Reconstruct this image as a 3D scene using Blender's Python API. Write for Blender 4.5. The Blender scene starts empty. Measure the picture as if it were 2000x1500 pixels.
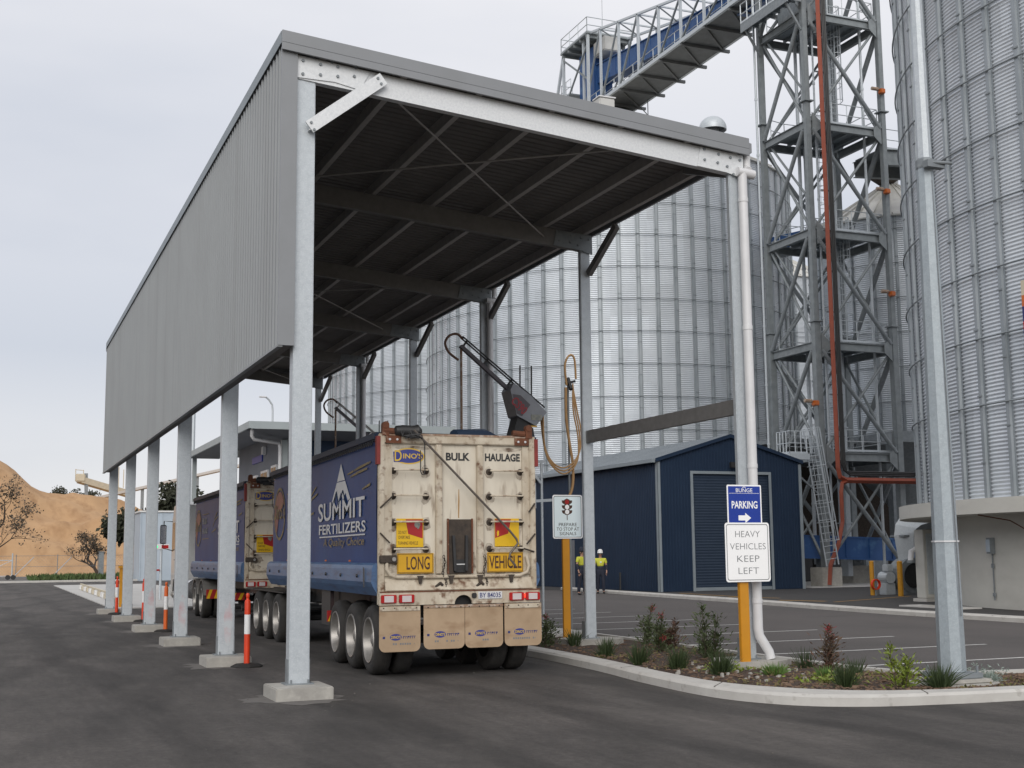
import bpy, bmesh, math, random
import numpy as np
from mathutils import Vector, Matrix
random.seed(7)
R_ = math.radians
SC = bpy.context.scene
COL = SC.collection

# ------------------------------------------------------------------ camera
yaw, pitch, roll = R_(22.418), R_(7.596), R_(-0.591)
cf = Vector((math.sin(yaw)*math.cos(pitch), math.cos(yaw)*math.cos(pitch), math.sin(pitch)))
cr = Vector((math.cos(yaw), -math.sin(yaw), 0)); cu = cr.cross(cf)
r2 = cr*math.cos(roll)+cu*math.sin(roll); u2 = -cr*math.sin(roll)+cu*math.cos(roll)
cam = bpy.data.cameras.new('camera'); camo = bpy.data.objects.new('camera', cam); COL.objects.link(camo)
camo.matrix_world = Matrix(((r2.x, u2.x, -cf.x, 0), (r2.y, u2.y, -cf.y, 0), (r2.z, u2.z, -cf.z, 1.70), (0, 0, 0, 1)))
cam.sensor_width = 36; cam.lens = 36*2479/2000; cam.clip_end = 4000; cam.clip_start = .1
SC.camera = camo
SC.view_settings.view_transform = 'Standard'; SC.view_settings.look = 'None'
SC.view_settings.exposure = .22; SC.view_settings.gamma = 1
SC.render.resolution_x, SC.render.resolution_y = 1024, 768

# ------------------------------------------------------------------ sky and sun (overcast)
SUN_EL, SUN_AZ = 28, 206            # azimuth measured clockwise from +Y
W = bpy.data.worlds.new('World'); SC.world = W; W.use_nodes = True
nt = W.node_tree; nt.nodes.clear()
out = nt.nodes.new('ShaderNodeOutputWorld'); bg = nt.nodes.new('ShaderNodeBackground'); bg.inputs[1].default_value = .1
sky = nt.nodes.new('ShaderNodeTexSky'); sky.sky_type = 'NISHITA'; sky.sun_disc = False
sky.sun_elevation = R_(SUN_EL); sky.sun_rotation = R_(SUN_AZ)
tc = nt.nodes.new('ShaderNodeTexCoord'); mp = nt.nodes.new('ShaderNodeMapping'); mp.inputs['Scale'].default_value = (1.0, 1.0, 3.2)
n1 = nt.nodes.new('ShaderNodeTexNoise'); n1.inputs['Scale'].default_value = 1.35; n1.inputs['Detail'].default_value = 5; n1.inputs['Roughness'].default_value = .5
nt.links.new(tc.outputs['Generated'], mp.inputs[0]); nt.links.new(mp.outputs[0], n1.inputs[0])
cr1 = nt.nodes.new('ShaderNodeValToRGB')
cr1.color_ramp.elements[0].position = .34; cr1.color_ramp.elements[0].color = (6.4, 6.6, 7.15, 1)
cr1.color_ramp.elements[1].position = .60; cr1.color_ramp.elements[1].color = (8.1, 8.02, 8.22, 1)
nt.links.new(n1.outputs[0], cr1.inputs[0])
# the overcast layer is thinnest in the low western sky, brighter overhead
sx = nt.nodes.new('ShaderNodeSeparateXYZ'); nt.links.new(tc.outputs['Generated'], sx.inputs[0])
mr = nt.nodes.new('ShaderNodeValToRGB')
for i_, (p_, c_) in enumerate(((0, (.93, .93, .92)), (.06, (.86, .87, .88)), (.155, (.68, .72, .78)), (.45, (1, 1, 1)))):
    e_ = mr.color_ramp.elements[i_] if i_ < 2 else mr.color_ramp.elements.new(p_)
    e_.position = p_; e_.color = (*c_, 1)
nt.links.new(sx.outputs['Z'], mr.inputs[0])
mulc = nt.nodes.new('ShaderNodeMix'); mulc.data_type = 'RGBA'; mulc.blend_type = 'MULTIPLY'; mulc.inputs[0].default_value = 1
nt.links.new(cr1.outputs[0], mulc.inputs[6]); nt.links.new(mr.outputs[0], mulc.inputs[7])
mx = nt.nodes.new('ShaderNodeMix'); mx.data_type = 'RGBA'; mx.inputs[0].default_value = .93
nt.links.new(sky.outputs[0], mx.inputs[6]); nt.links.new(mulc.outputs[2], mx.inputs[7])
nt.links.new(mx.outputs[2], bg.inputs[0]); nt.links.new(bg.outputs[0], out.inputs[0])
sl = bpy.data.lights.new('sun', 'SUN'); sl.energy = 1.5; sl.angle = R_(45); sl.color = (1, .96, .9)
so = bpy.data.objects.new('sun', sl); COL.objects.link(so)
sd = Vector((math.sin(R_(SUN_AZ))*math.cos(R_(SUN_EL)), math.cos(R_(SUN_AZ))*math.cos(R_(SUN_EL)), math.sin(R_(SUN_EL))))
so.rotation_euler = sd.to_track_quat('Z', 'Y').to_euler()

# ------------------------------------------------------------------ materials
MATS = {}
def mat(name, c, c2=None, sc=4, rough=.6, metal=0, bump=0, bsc=40, st=(1, 1, 1), lo=.35, hi=.7, det=5, emit=None, es=1, c3=None, sc3=20, lo3=.6, hi3=.75, coat=0, alpha=None, st3=(1, 1, 1)):
    m = bpy.data.materials.new(name); m.use_nodes = True; t = m.node_tree; b = t.nodes['Principled BSDF']
    b.inputs['Roughness'].default_value = rough; b.inputs['Metallic'].default_value = metal
    b.inputs['Base Color'].default_value = (*c, 1)
    if coat: b.inputs['Coat Weight'].default_value = coat
    if name in ('navy_tarp', 'navy'): b.inputs['Specular IOR Level'].default_value = .18
    tc = t.nodes.new('ShaderNodeTexCoord')
    def noise(scale, stretch, d=det):
        mp = t.nodes.new('ShaderNodeMapping'); mp.inputs['Scale'].default_value = stretch
        t.links.new(tc.outputs['Object'], mp.inputs[0])
        n = t.nodes.new('ShaderNodeTexNoise'); n.inputs['Scale'].default_value = scale; n.inputs['Detail'].default_value = d
        n.inputs['Roughness'].default_value = .6
        t.links.new(mp.outputs[0], n.inputs[0]); return n
    if c2 is None: c2 = tuple(x*.86 for x in c)
    n = noise(sc, st); cr = t.nodes.new('ShaderNodeValToRGB')
    cr.color_ramp.elements[0].position = lo; cr.color_ramp.elements[0].color = (*c, 1)
    cr.color_ramp.elements[1].position = hi; cr.color_ramp.elements[1].color = (*c2, 1)
    t.links.new(n.outputs[0], cr.inputs[0]); last = cr.outputs[0]
    if c3:
        n3 = noise(sc3, st3, 3); mr = t.nodes.new('ShaderNodeMapRange'); mr.inputs[1].default_value = lo3; mr.inputs[2].default_value = hi3
        t.links.new(n3.outputs[0], mr.inputs[0]); mx = t.nodes.new('ShaderNodeMix'); mx.data_type = 'RGBA'
        t.links.new(mr.outputs[0], mx.inputs[0]); t.links.new(last, mx.inputs[6]); mx.inputs[7].default_value = (*c3, 1); last = mx.outputs[2]
    t.links.new(last, b.inputs['Base Color'])
    if bump:
        nb = noise(bsc, (1, 1, 1), 4); bp = t.nodes.new('ShaderNodeBump'); bp.inputs['Strength'].default_value = bump; bp.inputs['Distance'].default_value = .02
        t.links.new(nb.outputs[0], bp.inputs['Height']); t.links.new(bp.outputs[0], b.inputs['Normal'])
    if emit:
        b.inputs['Emission Color'].default_value = (*emit, 1); b.inputs['Emission Strength'].default_value = es
    MATS[name] = m; return m

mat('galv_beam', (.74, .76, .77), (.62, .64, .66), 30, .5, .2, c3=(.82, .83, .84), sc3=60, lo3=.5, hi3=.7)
mat('galv_col', (.54, .58, .61), (.46, .50, .53), 14, .5, .35, c3=(.62, .65, .67), sc3=50, lo3=.5, hi3=.75)
mat('galv_pole', (.38, .43, .46), (.32, .36, .39), 14, .5, .3, c3=(.44, .48, .5), sc3=50, lo3=.5, hi3=.75)
mat('gallery_floor', (.17, .18, .185), (.13, .135, .14), 2, .6, .2)
mat('motor_white', (.58, .58, .56), (.5, .5, .48), 3, .6)
mat('galv_dull', (.27, .295, .31), (.2, .22, .235), 6, .55, .3)
mat('galv_tower', (.27, .295, .305), (.20, .22, .23), 3, .55, .3)
mat('silo_steel', (.69, .73, .77), (.56, .60, .645), .8, .45, .35, st=(1, 1, .25))
mat('silo_post', (.34, .37, .395), (.26, .29, .31), 2.5, .5, .4, st=(1, 1, .3))
mat('silo_roof', (.62, .61, .57), (.52, .51, .48), 1.5, .45, .3)
mat('cladding', (.285, .30, .308), (.265, .278, .286), .8, .5, .1, c3=(.245, .255, .26), sc3=.7, lo3=.5, hi3=.75, st3=(1, 2.5, .12))
mat('barge', (.26, .27, .285), (.24, .25, .26), 2, .45, .1)
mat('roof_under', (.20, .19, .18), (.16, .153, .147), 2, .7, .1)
mat('purlin', (.50, .48, .46), (.42, .40, .38), 8, .5, .3)
mat('rafter_shaded', (.23, .225, .22), (.19, .185, .18), 8, .55, .3)  # darker galvanised tone with the canopy roof's shade put into the colour
mat('pvc', (.72, .72, .73), (.64, .64, .65), 3, .4)
mat('concrete', (.40, .385, .35), (.32, .305, .28), 3, .85, bump=.25, bsc=40, c3=(.47, .45, .41), sc3=9, lo3=.5, hi3=.8)
mat('concrete_wall', (.60, .585, .54), (.52, .51, .465), .9, .85, bump=.15, bsc=15, c3=(.60, .59, .54), sc3=.45, lo3=.45, hi3=.7, st=(1, 1, 2.2), st3=(1, 1, 3))
mat('kerb', (.56, .545, .51), (.48, .46, .43), 2.2, .85, bump=.2, bsc=50, c3=(.34, .32, .29), sc3=6, lo3=.6, hi3=.8)
mat('slab', (.52, .51, .49), (.45, .44, .42), .6, .8, bump=.1)
def asphalt_mat():
    m = bpy.data.materials.new('asphalt'); m.use_nodes = True; t = m.node_tree; b = t.nodes['Principled BSDF']; L = t.links.new
    b.inputs['Roughness'].default_value = .85
    tc = t.nodes.new('ShaderNodeTexCoord')
    def nz(scale, st, det=6, rot=0):
        mp = t.nodes.new('ShaderNodeMapping'); mp.inputs['Scale'].default_value = st; mp.inputs['Rotation'].default_value = (0, 0, rot)
        L(tc.outputs['Object'], mp.inputs[0]); n = t.nodes.new('ShaderNodeTexNoise'); n.inputs['Scale'].default_value = scale; n.inputs['Detail'].default_value = det; n.inputs['Roughness'].default_value = .62
        L(mp.outputs[0], n.inputs[0]); return n.outputs[0]
    def rng(src, a, b_, c, d):
        r = t.nodes.new('ShaderNodeMapRange'); r.inputs[1].default_value, r.inputs[2].default_value, r.inputs[3].default_value, r.inputs[4].default_value = a, b_, c, d; L(src, r.inputs[0]); return r.outputs[0]
    def mth(op, a, c):
        n = t.nodes.new('ShaderNodeMath'); n.operation = op
        for k, v in enumerate((a, c)):
            if isinstance(v, (int, float)): n.inputs[k].default_value = v
            else: L(v, n.inputs[k])
        return n.outputs[0]
    cr = t.nodes.new('ShaderNodeValToRGB'); L(nz(.32, (1, .4, 1), 8), cr.inputs[0])
    cr.color_ramp.elements[0].position = .34; cr.color_ramp.elements[0].color = (.050, .0455, .0425, 1); cr.color_ramp.elements[1].position = .68; cr.color_ramp.elements[1].color = (.092, .082, .0755, 1)
    f = mth('MULTIPLY', rng(nz(1.9, (1, .45, 1), 7, .25), .3, .7, .78, 1.22), rng(nz(38, (1, 1, 1), 3), .3, .7, .80, 1.2))
    f = mth('MULTIPLY', f, rng(nz(7, (1, .12, 1), 4, -.12), .35, .65, .88, 1.12))
    f = mth('MULTIPLY', f, rng(nz(14, (1, .7, 1), 5), .3, .7, .80, 1.22))
    f = mth('MULTIPLY', f, rng(nz(48, (1, 1, 1), 2), .60, .72, 1.0, 1.5))
    # tyre-worn bands along the lane and a second set swinging left
    sp = t.nodes.new('ShaderNodeSeparateXYZ'); L(tc.outputs['Object'], sp.inputs[0])
    for (k, per, ph, lo, w) in ((.035, 2.0, .3, .68, .5), (-.30, 2.6, 1.1, .78, .3)):
        x = mth('ADD', mth('ADD', sp.outputs['X'], mth('MULTIPLY', sp.outputs['Y'], k)), rng(nz(.25, (1, .5, 1), 3), .3, .7, -w, w))
        sn = mth('SINE', mth('MULTIPLY', mth('ADD', x, ph), 6.283/per), 0)
        f = mth('MULTIPLY', f, rng(sn, .45, .95, 1.0, lo))
    mul = t.nodes.new('ShaderNodeMix'); mul.data_type = 'RGBA'; mul.blend_type = 'MULTIPLY'; mul.inputs[0].default_value = 1; L(cr.outputs[0], mul.inputs[6])
    cc = t.nodes.new('ShaderNodeCombineColor'); [L(f, cc.inputs[q]) for q in range(3)]; L(cc.outputs[0], mul.inputs[7])
    mx = t.nodes.new('ShaderNodeMix'); mx.data_type = 'RGBA'; L(mul.outputs[2], mx.inputs[6]); mx.inputs[7].default_value = (.135, .12, .108, 1)
    L(mth('MULTIPLY', rng(nz(.75, (1, .3, 1), 8, .5), .52, .78, 0, 1), rng(nz(6, (1, .5, 1), 4), .35, .6, .15, .6)), mx.inputs[0])
    L(mx.outputs[2], b.inputs['Base Color'])
    bp = t.nodes.new('ShaderNodeBump'); bp.inputs['Strength'].default_value = .8; bp.inputs['Distance'].default_value = .012; L(nz(85, (1, 1, 1), 3), bp.inputs['Height']); L(bp.outputs[0], b.inputs['Normal'])
    MATS['asphalt'] = m
asphalt_mat()
mat('asphalt_park', (.100, .090, .086), (.116, .104, .099), .35, .85, bump=.5, bsc=90, c3=(.088, .081, .077), sc3=.3, lo3=.5, hi3=.7, st=(1, .3, 1))
mat('asphalt_new', (.048, .046, .046), (.058, .055, .054), .5, .85, bump=.5, bsc=90)
mat('paint_white', (.72, .71, .69), (.58, .57, .55), 8, .7, c3=(.30, .29, .28), sc3=25, lo3=.6, hi3=.75)
mat('paint_yellow', (.50, .28, .05), (.4, .22, .05), 8, .7, c3=(.12, .1, .08), sc3=12, lo3=.52, hi3=.7)
mat('dust', (.14, .13, .12), (.115, .107, .10), 6, .9)
mat('soil', (.075, .05, .038), (.05, .034, .027), 5, .95, bump=.9, bsc=25, c3=(.14, .095, .065), sc3=30, lo3=.55, hi3=.7)
mat('chip', (.20, .13, .085), (.12, .075, .05), 9, .9)
mat('grass_far', (.05, .10, .025), (.09, .11, .04), .5, .9, bump=.6, bsc=5)
mat('mound', (.43, .255, .125), (.52, .325, .17), .15, .95, bump=1.0, bsc=1.6, c3=(.35, .20, .095), sc3=.5, lo3=.48, hi3=.72, st=(1, 1, .5), st3=(1.5, .5, .5), det=9)
mat('scuff', (.52, .555, .58), (.52, .33, .35), 5, .6, lo=.40, hi=.75)
mat('leaf_litter', (.20, .14, .07), (.10, .13, .04), 14, .9)
mat('ground_far', (.30, .22, .14), (.2, .18, .1), .02, .95)
mat('navy', (.017, .031, .060), (.021, .037, .069), .8, .5, .05)
mat('navy_tarp', (.004, .036, .150), (.006, .05, .19), 1.2, .42, bump=.12, bsc=2.0, c3=(.016, .075, .19), sc3=.9, lo3=.6, hi3=.85, st=(1, 1, .4))
mat('blue_steel', (.07, .135, .27), (.09, .17, .31), 3, .4, .1, c3=(.06, .075, .13), sc3=8, lo3=.5, hi3=.8, st3=(1, .3, 2))
mat('blue_paint', (.018, .075, .23), (.03, .10, .28), .9, .5, st=(1, 1, .4), c3=(.08, .19, .38), sc3=1.5, lo3=.55, hi3=.75)
mat('sign_blue', (.012, .045, .33), (.011, .04, .30), 3, .4)
mat('sign_white', (.98, .98, .98), (.97, .97, .97), 2, .35)
mat('sign_face', (.84, .95, .98), (.82, .93, .96), 2, .4)
mat('white_paint', (.78, .78, .77), (.7, .7, .69), 4, .45)
mat('ink', (.02, .02, .022), (.03, .03, .03), 8, .6)
mat('ink_grey', (.16, .17, .18), (.2, .21, .22), 60, .6, lo=.45, hi=.55)
mat('ink_brown', (.05, .02, .012), (.09, .035, .02), 25, .6)
mat('post_orange', (.62, .27, .015), (.55, .24, .015), 4, .5)
mat('yellow_post', (.60, .28, .012), (.52, .24, .015), 4, .5, c3=(.2, .1, .04), sc3=9, lo3=.62, hi3=.75)
mat('bollard_red', (.72, .055, .012), (.62, .05, .014), 5, .45)
mat('bollard_orange', (.70, .13, .02), (.6, .11, .02), 5, .45)
mat('reflective', (.80, .80, .80), (.7, .7, .7), 12, .35)
mat('rubber', (.018, .017, .016), (.026, .024, .022), 8, .8, bump=.15, bsc=30)
mat('tyre', (.022, .021, .020), (.045, .041, .037), 5, .8, bump=.2, bsc=30)
mat('rim', (.40, .385, .365), (.27, .255, .235), 6, .4, .55)
mat('chrome', (.7, .7, .7), (.6, .6, .6), 6, .2, .9)
mat('door_white', (.70, .645, .54), (.56, .50, .405), 2.2, .6, st=(1, 1, .35), c3=(.20, .135, .085), sc3=3.2, lo3=.56, hi3=.78, st3=(2.2, 1, .45))
mat('frame_dirty', (.60, .535, .43), (.42, .345, .25), 5, .65, st=(1, 1, .5), c3=(.15, .075, .04), sc3=7, lo3=.54, hi3=.72)
mat('rust', (.16, .055, .025), (.10, .04, .022), 9, .85, c3=(.30, .2, .14), sc3=14, lo3=.6, hi3=.75)
mat('rust_pale', (.36, .26, .19), (.22, .12, .07), 9, .8, c3=(.5, .44, .38), sc3=10, lo3=.5, hi3=.7)
mat('smudge', (.62, .56, .46), (.14, .095, .065), 7, .7, lo=.38, hi=.66, det=8)
mat('rust_red', (.25, .035, .03), (.18, .03, .025), 9, .7)
mat('rust_streak', (.42, .24, .08), (.36, .22, .10), 6, .7)
mat('rod_brown', (.15, .13, .115), (.11, .09, .075), 9, .5, .4)
mat('grime_and_shade', (.035, .027, .022), (.08, .06, .045), 9, .8)  # dirt on fittings; on the void walls it stands for shade
mat('flap', (.44, .32, .21), (.34, .24, .15), 2.0, .8, c3=(.26, .16, .09), sc3=2.2, lo3=.56, hi3=.78, st3=(1, 1, 1.8))
mat('decal_blue', (.03, .04, .22), (.05, .06, .24), 9, .6)
mat('decal_navy', (.02, .03, .14), (.03, .04, .17), 9, .55)
mat('decal_yellow', (.70, .47, .05), (.6, .4, .06), 9, .5)
mat('decal_gold', (.30, .21, .07), (.2, .15, .06), 6, .6, c3=(.03, .045, .1), sc3=14, lo3=.5, hi3=.7)
mat('decal_white', (.66, .66, .66), (.58, .58, .58), 5, .5, c3=(.25, .27, .32), sc3=12, lo3=.62, hi3=.8)
mat('decal_cream', (.30, .30, .25), (.2, .21, .2), 20, .6, lo=.4, hi=.6)
mat('decal_rust', (.30, .10, .055), (.2, .06, .06), 3, .5)
mat('plate_yellow', (.66, .36, .012), (.6, .33, .012), 5, .45)
mat('warn_yellow', (.74, .46, .01), (.68, .41, .01), 5, .4)
mat('warn_red', (.40, .018, .018), (.34, .015, .015), 5, .4)
mat('lens_red', (.45, .012, .012), (.35, .012, .012), 8, .25)
mat('lens_white', (.62, .56, .55), (.55, .5, .5), 12, .3)
mat('lamp_red', (.8, .03, .02), None, 4, .3, emit=(1, .05, .02), es=1.6)
mat('lamp_green', (.05, .8, .3), None, 4, .3, emit=(.05, .9, .3), es=1.0)
mat('lamp_amber', (.55, .14, .02), (.45, .1, .02), 9, .35)
mat('black_steel', (.02, .02, .021), (.03, .03, .031), 5, .5)
mat('hose', (.46, .27, .11), (.38, .21, .08), 7, .5)
mat('hose_brown', (.19, .09, .05), (.14, .07, .04), 7, .5)
mat('probe_grey', (.25, .26, .28), (.2, .21, .23), 4, .45, .2)
mat('probe_panel', (.10, .09, .10), (.08, .07, .08), 4, .5)
mat('red_ink', (.32, .04, .05), (.25, .035, .04), 9, .6)
mat('tray_orange', (.30, .06, .026), (.23, .048, .024), 3, .6)
mat('glass', (.03, .04, .05), (.05, .06, .07), 1, .08, 0)
mat('shed_roof', (.30, .33, .36), (.26, .29, .32), .6, .45, .25)
mat('trim_grey', (.25, .285, .31), (.21, .245, .27), 2, .5)
mat('roller', (.019, .033, .060), (.023, .039, .066), 2, .5)
mat('office_fascia', (.36, .40, .41), (.32, .36, .37), 1, .5)
mat('office_wall', (.18, .19, .215), (.155, .165, .185), .8, .7)
mat('box_pale', (.48, .55, .62), (.42, .49, .56), .7, .5)
mat('cream', (.60, .53, .40), (.5, .45, .35), 3, .6)
mat('bark', (.085, .06, .045), (.05, .036, .028), 12, .9, bump=.5)
mat('leaf_dark', (.030, .036, .020), (.05, .052, .028), 1.5, .7)
mat('leaf_grey', (.065, .055, .04), (.09, .07, .05), 1.5, .7)
mat('leaf_brush', (.055, .085, .03), (.09, .10, .045), 9, .6)
mat('leaf_red', (.13, .06, .045), (.07, .07, .035), 9, .6)
mat('leaf_tussock', (.030, .05, .016), (.05, .075, .025), 9, .6)
mat('leaf_bright', (.08, .17, .03), (.13, .2, .05), 9, .6)
mat('leaf_lime', (.20, .25, .03), (.14, .19, .03), 9, .6)
mat('leaf_silver', (.30, .36, .32), (.22, .27, .24), 9, .7)
mat('flower', (.38, .045, .05), (.26, .03, .04), 30, .8)
mat('straw', (.35, .25, .13), (.28, .2, .1), 9, .8)
mat('skin', (.42, .24, .17), (.38, .21, .15), 6, .5)
mat('hivis', (.62, .62, .06), (.54, .55, .06), 6, .7)
mat('cloth_navy', (.014, .017, .032), (.02, .024, .04), 6, .8)
mat('hair', (.03, .022, .018), (.04, .03, .02), 9, .7)
mat('cab_white', (.68, .68, .66), (.6, .6, .58), 2, .3, coat=.3)

def panel_tones(m, n, dz):
    # each curved silo sheet has its own slightly different zinc tone
    t = m.node_tree; b = t.nodes['Principled BSDF']; L = t.links.new; src = b.inputs['Base Color'].links[0].from_socket
    tc = t.nodes.new('ShaderNodeTexCoord'); sp = t.nodes.new('ShaderNodeSeparateXYZ'); L(tc.outputs['Object'], sp.inputs[0])
    def mth(op, a, c=0.0):
        q = t.nodes.new('ShaderNodeMath'); q.operation = op
        for k, v in enumerate((a, c)):
            if isinstance(v, (int, float)): q.inputs[k].default_value = v
            else: L(v, q.inputs[k])
        return q.outputs[0]
    ai = mth('FLOOR', mth('ADD', mth('MULTIPLY', mth('ARCTAN2', sp.outputs['Y'], sp.outputs['X']), n/6.28318), 50.0)); zi = mth('FLOOR', mth('DIVIDE', sp.outputs['Z'], dz))
    cx = t.nodes.new('ShaderNodeCombineXYZ'); L(mth('FLOOR', mth('DIVIDE', ai, 2.0)), cx.inputs[0]); L(zi, cx.inputs[1])
    w = t.nodes.new('ShaderNodeTexWhiteNoise'); w.noise_dimensions = '3D'; L(cx.outputs[0], w.inputs['Vector'])
    r = t.nodes.new('ShaderNodeMapRange'); r.inputs[3].default_value = .90; r.inputs[4].default_value = 1.05; L(w.outputs['Value'], r.inputs[0])
    cc = t.nodes.new('ShaderNodeCombineColor'); [L(r.outputs[0], cc.inputs[q]) for q in range(3)]
    mx = t.nodes.new('ShaderNodeMix'); mx.data_type = 'RGBA'; mx.blend_type = 'MULTIPLY'; mx.inputs[0].default_value = 1; L(src, mx.inputs[6]); L(cc.outputs[0], mx.inputs[7]); L(mx.outputs[2], b.inputs['Base Color'])
panel_tones(MATS['silo_steel'], 68, 1.87)

# ------------------------------------------------------------------ mesh helpers
class MB:
    def __init__(s): s.v = []; s.f = []
    def add(s, vs, fs):
        o = len(s.v); s.v += [tuple(v) for v in vs]; s.f += [tuple(i+o for i in f) for f in fs]; return s
    def box(s, x0, y0, z0, x1, y1, z1, M=None):
        vs = [Vector(p) for p in ((x0, y0, z0), (x1, y0, z0), (x1, y1, z0), (x0, y1, z0), (x0, y0, z1), (x1, y0, z1), (x1, y1, z1), (x0, y1, z1))]
        if M is not None: vs = [M @ v for v in vs]
        return s.add(vs, [(3, 2, 1, 0), (4, 5, 6, 7), (0, 1, 5, 4), (1, 2, 6, 5), (2, 3, 7, 6), (3, 0, 4, 7)])
    def bbox(s, x0, y0, z0, x1, y1, z1, b=.01):
        # box with chamfered edges
        xs, ys, zs = (x0, x0+b, x1-b, x1), (y0, y0+b, y1-b, y1), (z0, z0+b, z1-b, z1)
        bm = bmesh.new(); bmesh.ops.create_cube(bm, size=1)
        for v in bm.verts:
            v.co = Vector((x1 if v.co.x > 0 else x0, y1 if v.co.y > 0 else y0, z1 if v.co.z > 0 else z0))
        bmesh.ops.bevel(bm, geom=bm.edges[:], offset=b, segments=2, affect='EDGES')
        bm.verts.index_update(); s.add([v.co[:] for v in bm.verts], [[v.index for v in f.verts] for f in bm.faces]); bm.free(); return s
    def bar(s, p, q, w, h, up=(0, 0, 1)):
        p, q = Vector(p), Vector(q); d = (q-p).normalized(); up = Vector(up)
        if abs(d.dot(up)) > .98: up = Vector((1, 0, 0))
        a = d.cross(up).normalized(); b = a.cross(d)
        vs = []
        for c in (p, q):
            for i, j in ((-1, -1), (1, -1), (1, 1), (-1, 1)): vs.append(c+a*i*w/2+b*j*h/2)
        return s.add(vs, [(0, 1, 2, 3), (7, 6, 5, 4), (0, 4, 5, 1), (1, 5, 6, 2), (2, 6, 7, 3), (3, 7, 4, 0)])
    def tube(s, p, q, r, n=8, r2=None, cap=True):
        return s.path([p, q], [r, r if r2 is None else r2], n, cap)
    def path(s, pts, r, n=8, cap=True):
        pts = [Vector(p) for p in pts]; k = len(pts)
        if not isinstance(r, (list, tuple)): r = [r]*k
        d0 = (pts[1]-pts[0]).normalized(); up = Vector((0, 0, 1)) if abs(d0.z) < .9 else Vector((1, 0, 0))
        a = d0.cross(up).normalized(); vs = []
        for i in range(k):
            d = (pts[min(i+1, k-1)]-pts[max(i-1, 0)]).normalized()
            a = (a-d*a.dot(d)).normalized(); b = d.cross(a)
            for j in range(n):
                t = 2*math.pi*j/n; vs.append(pts[i]+(a*math.cos(t)+b*math.sin(t))*r[i])
        fs = [(i*n+j, i*n+(j+1) % n, (i+1)*n+(j+1) % n, (i+1)*n+j) for i in range(k-1) for j in range(n)]
        if cap: fs += [tuple(range(n))[::-1], tuple(range((k-1)*n, k*n))]
        return s.add(vs, fs)
    def prism(s, pts, o, X, Y, N, t):
        # polygon pts (2-D) in the plane o + x*X + y*Y, thickness t along N
        o, X, Y, N = Vector(o), Vector(X), Vector(Y), Vector(N); k = len(pts)
        a = [o+X*x+Y*y for x, y in pts]; vs = a+[v+N*t for v in a]
        return s.add(vs, [tuple(range(k))[::-1], tuple(range(k, 2*k))]+[(i, (i+1) % k, k+(i+1) % k, k+i) for i in range(k)])
    def lathe(s, prof, c, ax='z', n=24, a0=0, a1=2*math.pi, cap=False):
        full = abs(a1-a0-2*math.pi) < 1e-6; m = n if full else n+1; vs = []
        for (r, h) in prof:
            for j in range(m):
                t = a0+(a1-a0)*j/n; x, y = r*math.cos(t), r*math.sin(t)
                p = {'z': (x, y, h), 'x': (h, x, y), 'y': (x, h, y)}[ax]
                vs.append(Vector(c)+Vector(p))
        fs = [(i*m+j, i*m+(j+1) % m, (i+1)*m+(j+1) % m, (i+1)*m+j) for i in range(len(prof)-1) for j in range(n)]
        if cap: fs += [tuple(range(m))[::-1], tuple(range((len(prof)-1)*m, len(prof)*m))]
        return s.add(vs, fs)
    def leaf(s, p, size, d=None, w=.5):
        p = Vector(p); d = Vector(d) if d is not None else Vector((random.gauss(0, 1), random.gauss(0, 1), random.gauss(0, 1)))
        d = d.normalized(); a = d.cross(Vector((random.gauss(0, 1), random.gauss(0, 1), random.gauss(0, 1)))).normalized()
        return s.add([p-a*size*w*.15, p+d*size*.5-a*size*w*.5, p+d*size, p+d*size*.5+a*size*w*.5], [(0, 1, 2, 3)])
    def blade(s, p, d, L, w):
        p, d = Vector(p), Vector(d).normalized(); a = d.cross(Vector((random.gauss(0, 1), random.gauss(0, 1), .1))).normalized()
        g = Vector((d.x, d.y, -.9))*.18*L
        m = p+d*L*.55+g*.25; e = p+d*L+g
        return s.add([p-a*w/2, p+a*w/2, m+a*w*.4, m-a*w*.4, e], [(0, 1, 2, 3), (3, 2, 4)])
    def build(s, name, m, parent=None, smooth=False, org=None, sharp=None):
        me = bpy.data.meshes.new(name)
        o = ORG.get(parent.name, Vector()) if parent is not None else Vector()
        if org is not None: o = Vector(org)
        me.from_pydata([tuple(Vector(v)-o) for v in s.v], [], s.f); me.update()
        if isinstance(m, str): m = MATS[m]
        me.materials.append(m)
        if smooth:
            me.shade_smooth()
            try: me.set_sharp_from_angle(angle=R_(sharp or 40))
            except Exception: pass
        ob = bpy.data.objects.new(name, me); COL.objects.link(ob)
        if parent is not None: ob.parent = parent; ORG[ob.name] = o
        else:
            ORG[ob.name] = o; ob.location = o
        return ob
ORG = {}
def tag(o, label=None, cat=None, group=None, kind=None):
    if label: o['label'] = label
    if cat: o['category'] = cat
    if group: o['group'] = group
    if kind: o['kind'] = kind
    return o
def thing(name, label, cat, loc=(0, 0, 0), group=None, local=False, rz=0):
    o = bpy.data.objects.new(name, None); COL.objects.link(o); o.location = loc; o.rotation_euler.z = rz; o.empty_display_size = .2
    ORG[o.name] = Vector() if local else Vector(loc)
    return tag(o, label, cat, group)
KIDS = None
def copy_tree(o, parent=None):
    kids = {}
    for x in COL.objects:
        if x.parent: kids.setdefault(x.parent.name, []).append(x)
    def rec(o, parent):
        c = o.copy(); COL.objects.link(c); c.parent = parent; ORG[c.name] = ORG.get(o.name, Vector())
        for ch in kids.get(o.name, []): rec(ch, c)
        return c
    return rec(o, parent)
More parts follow.
